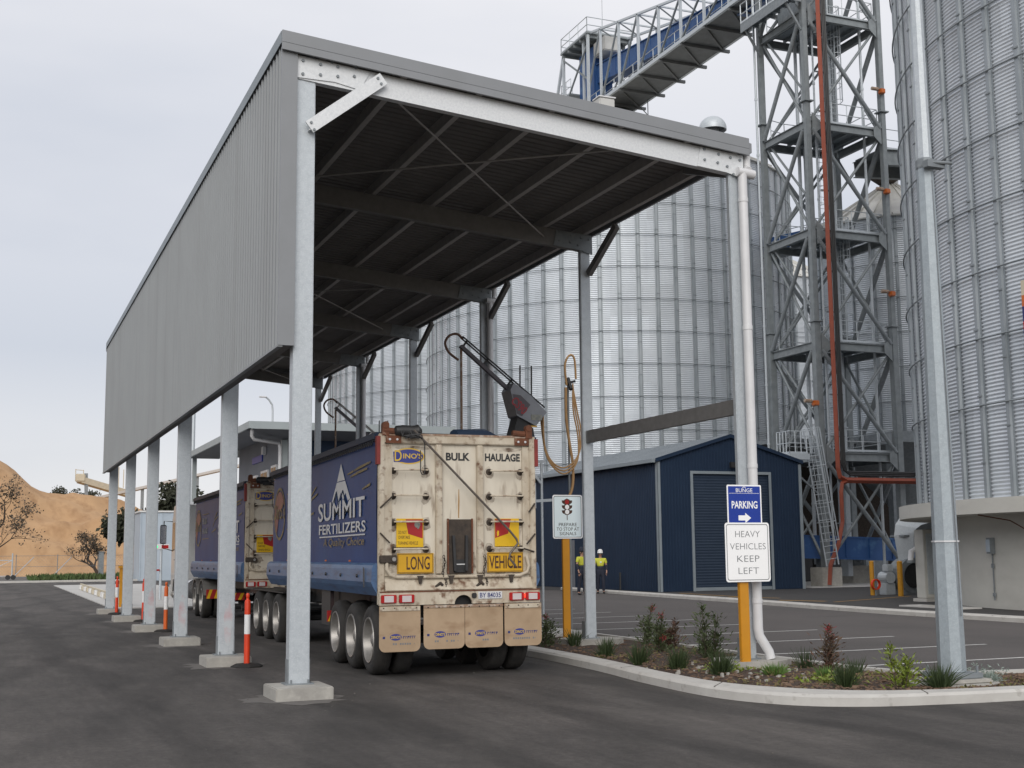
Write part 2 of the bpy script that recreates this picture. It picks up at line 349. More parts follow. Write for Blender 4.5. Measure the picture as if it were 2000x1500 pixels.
def text(s, h, m, parent, o, X=(1, 0, 0), Y=(0, 0, 1), width=None, bold=0, shear=0, ext=.0015, name='lettering', align='CENTER', sx=1):
    cu = bpy.data.curves.new(name, 'FONT'); cu.body = s; cu.size = 1; cu.align_x = align; cu.extrude = 0; cu.offset = bold; cu.shear = shear
    cu.resolution_u = 3
    ob = bpy.data.objects.new(name, cu); COL.objects.link(ob)
    dg = bpy.context.evaluated_depsgraph_get(); me = bpy.data.meshes.new_from_object(ob.evaluated_get(dg))
    bpy.data.objects.remove(ob); bpy.data.curves.remove(cu)
    vs = [v.co.copy() for v in me.vertices]; fs = [tuple(p.vertices) for p in me.polygons]; bpy.data.meshes.remove(me)
    x0, x1 = min(v.x for v in vs), max(v.x for v in vs); y0, y1 = min(v.y for v in vs), max(v.y for v in vs)
    k = h/.70 if not width else None
    ky = h/max(y1-y0, .01) if s.isupper() or s[0].isdigit() else h/.72
    kx = width/(x1-x0) if width else ky*sx
    cx = (x0+x1)/2 if align == 'CENTER' else x0
    base = y0 if (s.isupper() or s[0].isdigit()) else 0
    X, Y, o = Vector(X), Vector(Y), Vector(o); N = X.cross(Y)
    b = MB(); b.add([o+X*(v.x-cx)*kx+Y*(v.y-base)*ky+N*ext for v in vs], fs)
    ob = b.build(name, m, parent); return ob
def ring_pts(cx, cy, rx, ry, n=32): return [(cx+rx*math.cos(2*math.pi*i/n), cy+ry*math.sin(2*math.pi*i/n)) for i in range(n)]
def rrect(x0, y0, x1, y1, r, n=5):
    p = []
    for cx, cy, a in ((x1-r, y1-r, 0), (x0+r, y1-r, 90), (x0+r, y0+r, 180), (x1-r, y0+r, 270)):
        for i in range(n+1):
            t = R_(a+90*i/n); p.append((cx+r*math.cos(t), cy+r*math.sin(t)))
    return p
def strip(pts_in, pts_out, z0, z1, name, m, cat=None):
    # raised strip (a kerb) between two polylines
    b = MB(); n = len(pts_in); vs = []
    for (a, o) in zip(pts_in, pts_out):
        vs += [(a[0], a[1], z0), (a[0], a[1], z1), (o[0]+(a[0]-o[0])*.12, o[1]+(a[1]-o[1])*.12, z1), (o[0], o[1], z1-.03), (o[0], o[1], z0)]
    fs = [(i*5+k, i*5+k+1, i*5+5+k+1, i*5+5+k) for i in range(n-1) for k in range(4)]
    b.add(vs, fs); return b.build(name, m)
def smooth_line(p, k=6):
    # Catmull-Rom through the points
    p = [Vector((*q, 0)) if len(q) == 2 else Vector(q) for q in p]; o = []
    for i in range(len(p)-1):
        a, b, c, d = p[max(i-1, 0)], p[i], p[i+1], p[min(i+2, len(p)-1)]
        for j in range(k):
            t = j/k; o.append(.5*((2*b)+(c-a)*t+(2*a-5*b+4*c-d)*t*t+(3*b-a-3*c+d)*t**3))
    o.append(p[-1]); return o

# ================================================================== SETTING: ground
def sheet(pts, z, name, m, kind='structure'):
    b = MB(); b.add([(x, y, z) for x, y in pts], [tuple(range(len(pts)))]); o = b.build(name, m); return tag(o, kind=kind)
sheet([(-2500, -400), (2500, -400), (2500, 3000), (-2500, 3000)], -.06, 'ground', 'ground_far')
sheet([(-90, -14), (110, -14), (110, 103), (-90, 103)], 0, 'asphalt_yard', 'asphalt')
sheet([(11.13, 14.0), (12.0, 12.95), (26, 12.7), (26, 24), (24.2, 40), (24.6, 54), (11.3, 54)], .004, 'car_park_surface', 'asphalt_park')
sheet([(22.25, 14), (60, 8), (60, 60), (24.5, 60), (23.3, 38), (22.3, 30)], .010, 'service_road', 'asphalt_new')
b = MB(); b.bbox(3.95, 44.6, -.05, 9.6, 84, .035, .01); tag(b.build('weighbridge_deck', 'slab'), kind='structure')
b = MB(); b.box(34.5, 48.4, -.05, 60, 75, .03); tag(b.build('concrete_apron', 'slab'), kind='structure')
b = MB(); b.box(-90, 96, -.05, 110, 97.2, .12); tag(b.build('far_kerb', 'kerb'), kind='structure')
sheet([(-90, 103.01), (110, 103.01), (110, 130), (-90, 130)], -.02, 'gravel_verge', 'dust')

k_out = [(8.62, 44), (8.52, 30), (8.42, 20.5), (8.27, 17.1), (8.03, 15), (7.97, 13.2), (8.33, 12.15), (9.0, 11.66), (9.89, 11.45), (10.87, 11.35), (13, 11.2), (20, 10.9), (30, 10.5)]
k_in = [(8.94, 44), (8.83, 30), (8.72, 20.4), (8.58, 17.25), (8.36, 15.1), (8.33, 13.6), (8.72, 12.6), (9.28, 12.05), (10.05, 11.77), (10.97, 11.66), (13, 11.53), (20, 11.23), (30, 10.83)]
b_out = [(11.3, 44), (11.25, 30), (11.17, 21), (11.14, 18.6), (11.1, 16.3), (11.12, 14.5), (11.3, 13.8), (11.8, 13.35), (12.5, 13.2), (13.5, 13.14), (16, 13.05), (20, 12.9), (30, 12.6)]
b_in = [(11.18, 44), (11.13, 30), (11.05, 21), (11.02, 18.6), (10.98, 16.3), (10.98, 14.4), (11.18, 13.68), (11.72, 13.23), (12.46, 13.08), (13.5, 13.02), (16, 12.93), (20, 12.78), (30, 12.48)]
ko, ki, bo, bi = (smooth_line(p, 8) for p in (k_out, k_in, b_out, b_in))
tag(strip(ki, ko, .0, .125, 'planter_kerb', 'kerb'), kind='structure')
tag(strip(bi, bo, .0, .13, 'planter_back_kerb', 'kerb'), kind='structure')
f_out = smooth_line([(24.6, 54), (24.0, 49), (23.15, 38), (22.25, 30), (22.0, 25), (22.1, 20), (22.6, 12), (23.5, 4)], 8)
f_in = smooth_line([(25.0, 54), (24.4, 49), (23.55, 38), (22.65, 30), (22.4, 25), (22.5, 20), (23.0, 12), (23.9, 4)], 8)
tag(strip(f_in, f_out, .0, .13, 'car_park_kerb', 'kerb'), kind='structure')
# planting bed: bumpy soil between the two kerbs
def bed():
    b = MB(); n = len(ki); m = 14; vs = []
    for i in range(n):
        for j in range(m+1):
            t = j/m; p = ki[i].lerp(bi[i], t); e = min(t, 1-t)
            z = .05+.07*min(e*4, 1)*.6+(random.random()-.5)*.05
            if e == 0: z = .09
            vs.append((p.x+(random.random()-.5)*.06*(e > 0), p.y+(random.random()-.5)*.1*(e > 0), z))
    b.add(vs, [(i*(m+1)+j, i*(m+1)+j+1, (i+1)*(m+1)+j+1, (i+1)*(m+1)+j) for i in range(n-1) for j in range(m)])
    tag(b.build('planter_soil', 'soil', smooth=True), kind='structure')
    c = MB(); rnd = random.Random(3)
    for _ in range(2600):
        i = rnd.randrange(14, n-1); p = ki[i].lerp(ki[i+1], rnd.random()).lerp(bi[i], .06+.88*rnd.random())
        s = .012+.03*rnd.random()**2; a = rnd.random()*6.3
        M = Matrix.Translation((p.x, p.y, .10+rnd.random()*.012)) @ Matrix.Rotation(a, 4, 'Z') @ Matrix.Rotation(rnd.gauss(0, .4), 4, 'X')
        c.box(-s, -s*.35, -.005, s, s*.35, .006, M)
    tag(c.build('bark_mulch', 'chip'), 'loose brown bark chips over the planting bed', 'mulch', kind='stuff')
bed()
b = MB(); b.bbox(8.85, 22.6, .05, 11.05, 24.8, .16, .02); tag(b.build('concrete_path', 'kerb'), kind='structure')
# loose pale grit along the kerbs and footings
c = MB(); rnd = random.Random(5)
for _ in range(70):
    x, y = rnd.uniform(-3, 8), rnd.uniform(7.5, 22)
    if rnd.random() < .3: x, y = 3.55+rnd.gauss(0, .8), 14.95+rnd.gauss(0, .5)
    s = .003+.007*rnd.random()**4
    c.box(x-s, y-s, 0, x+s, y+s, s)
tag(c.build('grit', 'dust'), 'pale stone grit scattered on the asphalt', 'grit', kind='stuff')
# faint dust fans round the footings
rnd = random.Random(9)
for i in range(6):
    pts = []
    for k in range(26):
        a = 2*math.pi*k/26; r = rnd.uniform(.75, 1.25)
        pts.append((3.5+.62*r*math.cos(a), 15.4+5.1*i+.62*r*math.sin(a)))
    sheet(pts, .003, 'dust_patch', 'dust')

# kerb joints: narrow sawn grooves across the kerb tops
rnd = random.Random(2)
for (a_, b_, z_) in ((ki, ko, .1262), (f_in, f_out, .1312), (bi, bo, .1312)):
    acc = 0; jb = MB()
    for i in range(1, len(a_)):
        acc += (Vector(a_[i])-Vector(a_[i-1])).length
        if acc > 2.4:
            acc = 0; p, q = Vector(a_[i]), Vector(b_[i]); q = q+(p-q)*.06
            d = (q-p).normalized(); n = Vector((-d.y, d.x, 0))*.007
            jb.add([(v.x, v.y, z_) for v in (p-n, p+n, q+n, q-n)]+[(v.x, v.y, z_-.004) for v in (p-n, p+n, q+n, q-n)], [(3, 2, 1, 0), (0, 1, 5, 4), (1, 2, 6, 5), (2, 3, 7, 6), (3, 0, 4, 7)])
    tag(jb.build('kerb_joints', 'grime_and_shade'), kind='structure')
# painted markings
def line(p, q, w, name, m, z=.009):
    p, q = Vector((*p, 0)), Vector((*q, 0)); d = (q-p).normalized(); n = Vector((-d.y, d.x, 0))*w/2
    b = MB(); b.add([(v.x, v.y, z) for v in (p-n, q-n, q+n, p+n)], [(0, 1, 2, 3)]); return tag(b.build(name, m), kind='structure')
for y in (35.3, 32.9, 30.5, 28.1, 25.7, 23.1, 20.6, 18.1, 15.65): line((11.3, y+.0), (16.55, y), .095, 'parking_line', 'paint_white')
for p, q, w in (((26.3, 46.0), (25.97, 41.1), .14), ((23.9, 39.9), (25.9, 41.0), .14), ((26.04, 39.72), (26.3, 38.87), .22), ((25.2, 37.3), (25.9, 35.6), .3), ((25.7, 34.9), (31.0, 37.6), .12)):
    line(p, q, w, 'yellow_line', 'paint_yellow', .015)

# ================================================================== CANOPY
CY = [15.55+5.1*i for i in range(6)]
def zr(x): return 8.30-(x-3.24)*.0897
cn = thing('drive_through_canopy', 'long grey steel canopy on galvanised columns over the truck lane', 'canopy', (6.8, 28.3, 0))
# roof sheet with ribs down the slope
b = MB(); ys = []; y = 15.42
while y < 41.2: ys += [(y, 0), (y+.12, 0), (y+.135, .028), (y+.165, .028)]; y += .18
vs = []
for yy, dz in ys:
    for xx in (3.26, 10.18): vs.append((xx, yy, zr(xx)+dz))
k = len(ys); vs += [(v[0], v[1], v[2]-.006) for v in vs]
b.add(vs, [(2*i, 2*i+1, 2*i+3, 2*i+2) for i in range(k-1)]+[(2*k+2*i, 2*k+2*i+2, 2*k+2*i+3, 2*k+2*i+1) for i in range(k-1)])
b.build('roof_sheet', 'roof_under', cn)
# ribbed side cladding
b = MB(); pr = []; y = 15.5
while y < 41.05: pr += [(y, 0), (y+.13, 0), (y+.145, -.022), (y+.175, -.022)]; y += .19
pr.append((41.1, 0)); k = len(pr)
vs = [(3.27+dx, yy, z) for z in (4.30, 8.33) for yy, dx in pr]
b.add(vs, [(i, k+i, k+i+1, i+1) for i in range(k-1)])
b.box(3.275, 15.5, 4.30, 3.285, 41.1, 8.33)
b.build('side_cladding', 'cladding', cn)
b = MB(); b.box(3.225, 15.44, 8.335, 3.40, 41.13, 8.36).box(3.225, 15.44, 8.20, 3.235, 41.13, 8.335); b.build('ridge_cap', 'trim_grey', cn)
b = MB(); b.box(3.236, 15.455, 4.27, 3.30, 41.12, 4.299); b.build('cladding_bottom_trim', 'cladding', cn)
b = MB(); b.box(3.24, 15.44, 4.29, 3.445, 15.49, 8.16); b.build('corner_flashing', 'barge', cn)
# the return at the foot of the cladding
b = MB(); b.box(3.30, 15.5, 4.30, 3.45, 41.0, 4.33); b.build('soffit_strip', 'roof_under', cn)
for yy in (15.38, 41.16):
    b = MB()
    for (d0, d1, t) in ((.055, -.10, .05), (-.105, -.20, .035)):
        b.add([(3.23, yy, zr(3.23)+d0), (10.17, yy, zr(10.17)+d0), (10.17, yy, zr(10.17)+d1), (3.23, yy, zr(3.23)+d1),
               (3.23, yy+t, zr(3.23)+d0), (10.17, yy+t, zr(10.17)+d0), (10.17, yy+t, zr(10.17)+d1), (3.23, yy+t, zr(3.23)+d1)],
              [(3, 2, 1, 0), (4, 5, 6, 7), (0, 1, 5, 4), (1, 2, 6, 5), (2, 3, 7, 6), (3, 0, 4, 7)])
    b.build('barge_board', 'barge', cn)
b = MB()
b.add([(10.172, y, z) for y in (15.44, 41.15) for z in (7.52, 7.70)]+[(10.25, y, z) for y in (15.44, 41.15) for z in (7.54, 7.68)],
      [(0, 1, 3, 2), (4, 6, 7, 5), (0, 2, 6, 4), (0, 4, 5, 1), (2, 3, 7, 6)])
b.build('gutter', 'barge', cn)
for x in (3.75, 4.85, 5.92, 7.0, 8.07, 9.15, 9.95):
    b = MB(); z = zr(x)
    b.box(x-.012, 15.46, z-.17, x, 41.12, z-.012).box(x-.012, 15.46, z-.185, x+.075, 41.12, z-.172).box(x+.065, 15.46, z-.172, x+.077, 41.12, z-.150)
    b.build('purlin', 'purlin', cn)
for i, y in enumerate(CY):
    m = 'galv_beam' if i == 0 else 'rafter_shaded'  # front rafter bright; shade under the roof put into the others' colour
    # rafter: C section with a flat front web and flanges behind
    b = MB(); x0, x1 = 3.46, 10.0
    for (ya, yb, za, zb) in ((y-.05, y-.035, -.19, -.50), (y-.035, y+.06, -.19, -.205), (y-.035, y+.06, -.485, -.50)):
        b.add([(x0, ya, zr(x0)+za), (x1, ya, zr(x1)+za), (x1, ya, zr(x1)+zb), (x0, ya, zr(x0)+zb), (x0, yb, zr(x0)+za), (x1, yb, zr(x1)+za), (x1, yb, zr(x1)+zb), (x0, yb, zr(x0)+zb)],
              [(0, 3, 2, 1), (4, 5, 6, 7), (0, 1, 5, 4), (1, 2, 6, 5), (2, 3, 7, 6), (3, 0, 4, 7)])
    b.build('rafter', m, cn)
    # columns
    for side in (0, 1):
        xa, xb = ((3.45, 3.70), (9.885, 10.085))[side]; zt = zr(xa if side == 0 else xb)-.18; z0 = .15 if side == 0 else .19
        b = MB(); b.bbox(xa, y-.03, z0, xb, y+(.17 if side == 0 else .06), zt, .012)
        b.build('column', 'galv_col' if side == 0 else 'galv_col', cn)
        b = MB(); b.box(xa-.05, y-.07, z0, xb+.05, y+.21, z0+.016)
        for dx in (.02, xb-xa-.02):
            for yy in (y-.05, y+.19): b.tube((xa+dx, yy, z0+.016), (xa+dx, yy, z0+.06), .012, 6)
        b.box(xa-.012, y, z0+.016, xa-.001, y+.14, z0+.30); b.box(xb+.001, y, z0+.016, xb+.012, y+.14, z0+.30)
        b.build('base_plate', 'galv_dull', cn)
        if side == 0 and i in (1, 2, 3):
            rr = random.Random(i); pts = [(xb-.10+.075*rr.uniform(.7, 1.15)*math.cos(a*.449), .62+.36*rr.uniform(.75, 1.15)*math.sin(a*.449)) for a in range(14)]
            b = MB(); b.prism([(min(px, xb-.014), pz) for px, pz in pts], (0, y-.0315, 0), (1, 0, 0), (0, 0, 1), (0, -1, 0), .0012); b.build('paint_scuff', 'scuff', cn)
        # haunch gusset with bolts
        g = MB()
        if side == 0: pts = [(3.44, zr(3.44)-.195), (4.42, zr(4.42)-.20), (4.28, zr(4.28)-.48), (3.95, 7.79), (3.44, 7.79)]
        else: pts = [(10.12, zr(10.12)-.185), (9.40, zr(9.40)-.195), (9.34, zr(9.34)-.495), (9.84, 7.21), (10.12, 7.14)]
        g.prism(pts, (0, y-.066, 0), (1, 0, 0), (0, 0, 1), (0, 1, 0), .012)
        gp = g.build('gusset', 'galv_beam' if (i == 0) else 'galv_dull', cn)  # inner gussets get a darker tone for the shade under the roof
        h = MB(); cs = ([(3.52, 8.02), (3.52, 7.84), (3.75, 7.86), (3.75, 8.0), (3.98, 7.87), (3.98, 8.0), (4.2, 7.9), (4.22, 8.02), (3.9, 8.05)] if side == 0 else
                        [(10.06, 7.42), (9.94, 7.19), (9.90, 7.44), (9.84, 7.30), (9.70, 7.47), (9.68, 7.34), (9.46, 7.52), (9.46, 7.36)])
        for cx, cz in cs: h.lathe([(.001, -.018), (.020, -.018), (.022, 0)], (cx, y-.067, cz), 'y', 6)
        h.build('bolt_heads', 'galv_dull', gp)
        # concrete footing
        f = MB()
        if side == 0:
            f.bbox(3.21, y-.44, -.05, 3.90, y+.32, .15, .012)
            rr = random.Random(i)
        else:
            rr = random.Random(40+i); pts = [(10.0+(.52+.1*rr.random())*math.cos(a*.4488), y+.05+(.46+.1*rr.random())*math.sin(a*.4488)) for a in range(14)]
            f.prism(pts, (0, 0, .0), (1, 0, 0), (0, 1, 0), (0, 0, 1), .19)
        f.build('footing', 'concrete', cn)
# front knee brace, its bolts, fly braces, cross bracing, tie beam
b = MB(); b.bar((3.60, 15.42, 7.12), (4.58, 15.42, 7.90), .02, .17, up=(0, 0, 1)); b.bar((3.60, 15.47, 7.09), (4.58, 15.47, 7.87), .08, .012); kb = b.build('knee_brace', 'galv_beam', cn)
b = MB()
for cx, cz in ((3.62, 7.18), (3.66, 7.09), (4.50, 7.89), (4.545, 7.82)): b.lathe([(.001, -.016), (.018, -.016), (.02, 0)], (cx, 15.409, cz), 'y', 6)
b.build('bolt_heads', 'galv_dull', kb)
for y in CY[1:]:
    b = MB(); b.bar((10.05, y-.05, 6.78), (10.15, y-1.0, 7.46), .09, .12); b.build('fly_brace', 'rafter_shaded', cn)
b = MB(); b.bar((9.95, CY[0]+.05, 7.22), (9.70, CY[0]+.9, 7.5), .09, .10); b.build('fly_brace', 'rafter_shaded', cn)
for (i0, i1) in ((0, 1), (2, 3), (4, 5)):
    ya, yb = CY[i0]+.05, CY[i1]-.05
    for xa, xb in ((4.65, 9.15), (8.5, 3.9)):
        b = MB(); b.tube((xa, ya, zr(xa)-.36), (xb, yb, zr(xb)-.36), .014, 6); b.build('bracing_rod', 'purlin', cn)
b = MB(); ya, yb = CY[0]+.065, CY[1]-.035
b.box(9.94, ya, 3.66, 9.955, yb, 3.88).box(9.955, ya, 3.865, 10.03, yb, 3.88).box(9.955, ya, 3.66, 10.03, yb, 3.675); b.build('tie_beam', 'rafter_shaded', cn)
for i in (0, 2, 4):
    y = CY[i]-.115; xx = 10.065
    b = MB(); b.path([(10.21, y+.1, 7.53), (10.21, y+.1, 7.34), (10.17, y, 7.26)], .06, 10)
    b.tube((9.98, y, 7.225), (10.26, y, 7.20), .07, 12)
    b.path([(xx, y, 7.22), (xx, y, .62), (xx+.015, y, .52), (xx+.15, y-.02, .30), (xx+.17, y-.03, .2)], [.068]*5, 14)
    for z in (1.0, 2.9, 4.9, 6.8): b.lathe([(.069, z-.03), (.075, z-.03), (.075, z+.03), (.069, z+.03)], (xx, y, 0), 'z', 14)
    b.build('downpipe', 'pvc', cn, smooth=True)
# on the roof
v = thing('roof_vent', 'grey domed vent hood standing near the right end of the canopy roof', 'vent', (10.0, 16.1, zr(10.0)))
b = MB(); z = zr(10.0); prof = [(.21*math.sin(t*math.pi/16), .19*math.cos(t*math.pi/16)) for t in range(0, 9)]
b.lathe([(max(r, .002), h) for r, h in prof]+[(.21, -.03), (.19, -.03), (.18, .01)], (10.0, 16.1, z+.40), 'z', 20); b.build('hood', 'galv_col', v, smooth=True)
b = MB(); b.tube((10.0, 16.1, z-.0), (10.0, 16.1, z+.43), .10, 12); b.build('stem', 'galv_dull', v)
v = thing('junction_box', 'small pale box fixed on the canopy roof edge', 'box', (8.05, 15.9, zr(8.05)))
b = MB(); b.bbox(7.93, 15.8, zr(8.05)+.02, 8.18, 16.0, zr(8.05)+.36, .015); bx = b.build('case', 'motor_white', v)
b = MB(); b.box(7.92, 15.79, zr(8.05)+.362, 8.19, 16.01, zr(8.05)+.38); b.build('lid', 'pvc', v)

# ================================================================== BOLLARDS
def bollard(x, y, m, label):
    t = thing('flexible_bollard', label, 'bollard', (x, y, 0), 'red and white traffic posts by the columns')
    b = MB(); b.lathe([(.001, .0), (.25, 0), (.25, .02), (.19, .05), (.06, .06)], (x, y, 0), 'z', 8); b.build('rubber_base', 'rubber', t)
    b = MB(); b.lathe([(.046, .055), (.046, .52)], (x, y, 0), 'z', 20); b.lathe([(.044, .52), (.044, .83)], (x, y, 0), 'z', 20)
    b.lathe([(.046, .80), (.046, .99), (.042, 1.015), (.026, 1.025), (.022, 1.04), (.022, 1.055), (.029, 1.065), (.030, 1.10), (.022, 1.125), (.001, 1.13)], (x, y, 0), 'z', 20)
    b.build('post', m, t, smooth=True)
    b = MB(); b.lathe([(.0445, .50), (.0475, .502), (.0475, .798), (.0445, .80)], (x, y, 0), 'z', 20); b.build('reflective_band', 'reflective', t, smooth=True)
bollard(3.80, 20.08, 'bollard_red', 'tall red and white bollard nearest the camera, beside the second column')
bollard(3.88, 30.4, 'bollard_orange', 'faded orange and white bollard beside the fourth column')
bollard(3.95, 35.5, 'bollard_red', 'red and white bollard in front of the thick yellow post')
bollard(3.72, 40.5, 'bollard_red', 'red and white bollard beside the farthest left canopy column')
t = thing('guard_post', 'thick yellow steel post behind the red bollard at the weighbridge', 'guard post', (4.35, 45.4, 0))
b = MB(); b.bbox(4.24, 45.3, 0, 4.46, 45.52, 1.35, .02); b.build('post', 'yellow_post', t)
b = MB(); b.box(4.2, 45.26, 1.33, 4.5, 45.56, 1.42); b.build('cap', 'yellow_post', t)
def ybollard(x, y, h, r, label):
    t = thing('safety_bollard', label, 'bollard', (x, y, 0), 'yellow pipe bollards near the silo fan')
    b = MB(); b.tube((x, y, .01), (x, y, h), r, 16); b.build('post', 'yellow_post', t, smooth=True)
    b = MB(); b.lathe([(r+.001, h-.02), (r+.004, h), (r*.6, h+.03), (.001, h+.035)], (x, y, 0), 'z', 16); b.build('cap', 'yellow_post', t, smooth=True)
ybollard(30.72, 39.3, 1.25, .10, 'left yellow pipe bollard with the red tag beside it')
ybollard(30.86, 37.9, 1.25, .10, 'yellow pipe bollard in front of the fan inlet')
t = thing('marker_post', 'short yellow marker post behind the two workers', 'marker post', (24.7, 51.2, 0))
b = MB(); b.bbox(24.63, 51.16, 0, 24.77, 51.24, 1.3, .01); b.build('post', 'yellow_post', t)
b = MB(); b.box(24.62, 51.15, 1.3, 24.78, 51.25, 1.33); b.build('cap', 'yellow_post', t)
t = thing('marker_post', 'dark short post against the blue shed wall', 'marker post', (26.1, 50.9, 0))
b = MB(); b.tube((26.1, 50.9, 0), (26.1, 50.9, .75), .045, 8); b.build('post', 'black_steel', t)
b = MB(); b.tube((26.1, 50.9, .75), (26.1, 50.9, .80), .06, 8); b.build('cap', 'black_steel', t)

# ================================================================== SIGNS
def sign_panel(parent, name, x0, z0, x1, z1, y, m, border=None, r=.04):
    b = MB(); b.prism(rrect(x0, z0, x1, z1, r), (0, y, 0), (1, 0, 0), (0, 0, 1), (0, 1, 0), .004); p = b.build(name, m, parent)
    if border:
        o = rrect(x0+.022, z0+.022, x1-.022, z1-.022, r*.8); i = rrect(x0+.032, z0+.032, x1-.032, z1-.032, r*.65); k = len(o)
        b = MB(); b.add([(px, y-.0015, pz) for px, pz in o+i], [(j, (j+1) % k, k+(j+1) % k, k+j) for j in range(k)]); b.build('border_line', border, p)
    return p
s = thing('signal_warning_sign', 'white prepare to stop sign with a traffic light symbol on an orange post', 'sign', (9.78, 21.25, .08))
b = MB(); b.bbox(9.72, 21.215, .05, 9.86, 21.27, 2.5, .006); b.build('post', 'post_orange', s)
p = sign_panel(s, 'sign_panel', 9.52, 1.955, 10.12, 2.75, 21.2, 'sign_face', 'ink_grey')
o = rrect(9.52, 1.955, 10.12, 2.75, .04); i_ = rrect(9.54, 1.975, 10.10, 2.73, .032); k = len(o)
b = MB(); b.add([(x, 21.1992, z) for x, z in o+i_], [(j, (j+1) % k, k+(j+1) % k, k+j) for j in range(k)]); b.build('white_edge', 'sign_white', p)
for j, (tx, w, zz) in enumerate((('PREPARE', .36, 2.180), ('TO STOP AT', .45, 2.098), ('SIGNALS', .33, 2.016))): text(tx, .060, 'ink', p, (9.82, 21.1995, zz), width=w)
sy = MB(); cx = 9.81
for k, zc in enumerate((2.62, 2.53, 2.44)):
    sy.prism([(cx-.105, zc+.03), (cx-.10, zc-.01), (cx-.07, zc-.035), (cx-.03, zc-.035), (cx+.03, zc-.035), (cx+.07, zc-.035), (cx+.10, zc-.01), (cx+.105, zc+.03)], (0, 21.1985, 0), (1, 0, 0), (0, 0, 1), (0, -1, 0), .001)
sy.prism([(cx-.055, 2.66), (cx, 2.685), (cx+.055, 2.66), (cx+.05, 2.40), (cx+.03, 2.385), (cx-.03, 2.385), (cx-.05, 2.40)], (0, 21.1985, 0), (1, 0, 0), (0, 0, 1), (0, -1, 0), .0006)
sy.prism([(cx-.007, 2.385), (cx+.007, 2.385), (cx+.007, 2.29), (cx-.007, 2.29)], (0, 21.1985, 0), (1, 0, 0), (0, 0, 1), (0, -1, 0), .0012)
sym = sy.build('traffic_light_symbol', 'ink_brown', p)
for zc, m in ((2.62, 'warn_red'), (2.53, 'sign_white'), (2.44, 'sign_white')):
    b = MB(); b.prism(ring_pts(cx, zc, .043, .043, 20), (0, 21.1970, 0), (1, 0, 0), (0, 0, 1), (0, -1, 0), .0006); b.build('symbol_disc', m, sym)
s = thing('parking_sign', 'blue parking sign above a bright white heavy vehicles sign on one orange post', 'sign', (9.73, 15.25, .08))
b = MB(); b.bbox(9.655, 15.225, .03, 9.80, 15.29, 2.4, .006); b.build('post', 'post_orange', s)
p = sign_panel(s, 'upper_sign_panel', 9.485, 2.02, 10.045, 2.615, 15.21, 'sign_white', None, .02); p['label'] = 'blue parking panel'
b = MB(); b.prism(rrect(9.505, 2.02, 10.025, 2.595, .012), (0, 15.2092, 0), (1, 0, 0), (0, 0, 1), (0, -1, 0), .0008); bf = b.build('blue_field', 'sign_blue', p)
text('BUNGE', .055, 'sign_white', bf, (9.765, 15.2078, 2.512), width=.27); b = MB(); b.box(9.52, 15.2070, 2.495, 10.01, 15.208, 2.499); b.build('rule', 'sign_white', bf)
b = MB(); b.prism([(9.735, 2.580), (9.765, 2.592), (9.795, 2.580), (9.785, 2.575), (9.765, 2.583), (9.745, 2.575)], (0, 15.2078, 0), (1, 0, 0), (0, 0, 1), (0, -1, 0), .0006); b.build('logo_mark', 'sign_white', bf)
text('PARKING', .105, 'sign_white', bf, (9.765, 15.2078, 2.285), width=.42, bold=.02)
b = MB(); b.prism([(9.66, 2.19), (9.77, 2.19), (9.77, 2.225), (9.865, 2.155), (9.77, 2.085), (9.77, 2.12), (9.66, 2.12)], (0, 15.2078, 0), (1, 0, 0), (0, 0, 1), (0, -1, 0), .0008); b.build('arrow', 'sign_white', bf)
p = sign_panel(s, 'lower_sign_panel', 9.42, 1.275, 10.14, 2.09, 15.19, 'sign_white', 'ink_grey'); p['label'] = 'bright white heavy vehicles panel'
for tx, w, zz in (('HEAVY', .40, 1.89), ('VEHICLES', .58, 1.72), ('KEEP', .36, 1.55), ('LEFT', .33, 1.385)): text(tx, .085, 'ink_grey', p, (9.785, 15.1895, zz), width=w, bold=-.012)

# ================================================================== LIGHT POLE
lp = thing('lamp_post', 'tall tapered galvanised lamp pole on a concrete base in the planter', 'lamp post', (10.8, 12.4, .2))
b = MB(); b.lathe([(.165, .24), (.163, .5), (.102, 6.55), (.102, 6.56)], (10.8, 12.4, 0), 'z', 8, cap=True); b.build('lower_pole', 'galv_pole', lp)
b = MB(); b.lathe([(.092, 6.4), (.055, 11)], (10.8, 12.4, 0), 'z', 8, cap=True); b.build('upper_pole', 'galv_col', lp)
b = MB(); b.lathe([(.108, 6.47), (.112, 6.49), (.112, 6.58), (.095, 6.60)], (10.8, 12.4, 0), 'z', 8); b.box(10.68, 12.2, 6.44, 10.95, 12.3, 6.53); b.tube((10.75, 12.22, 6.5), (11.02, 12.16, 6.5), .02, 8); b.build('joint_collar', 'galv_dull', lp)
b = MB(); b.tube((10.845, 12.243, .9), (10.82, 12.305, 6.3), .006, 5); b.build('seam', 'ink_grey', lp)
b = MB(); b.lathe([(.158, 1.78), (.163, 1.78), (.163, 1.80), (.158, 1.80)], (10.8, 12.4, 0), 'z', 8); b.build('strap', 'pvc', lp)
b = MB(); b.bbox(10.55, 12.15, .17, 11.05, 12.65, .235, .01)
for dx in (-.2, .2):
    for dy in (-.2, .2): b.tube((10.8+dx, 12.4+dy, .235), (10.8+dx, 12.4+dy, .31), .016, 8)
b.build('base_plate', 'galv_dull', lp)
rr = random.Random(3); b = MB(); b.prism([(10.8+(.52+.06*rr.random())*math.cos(a*.3927), 12.4+(.44+.06*rr.random())*math.sin(a*.3927)) for a in range(16)], (0, 0, .02), (1, 0, 0), (0, 1, 0), (0, 0, 1), .10)
b.bbox(10.46, 12.08, .11, 11.14, 12.72, .168, .02); b.build('concrete_base', 'concrete', lp)
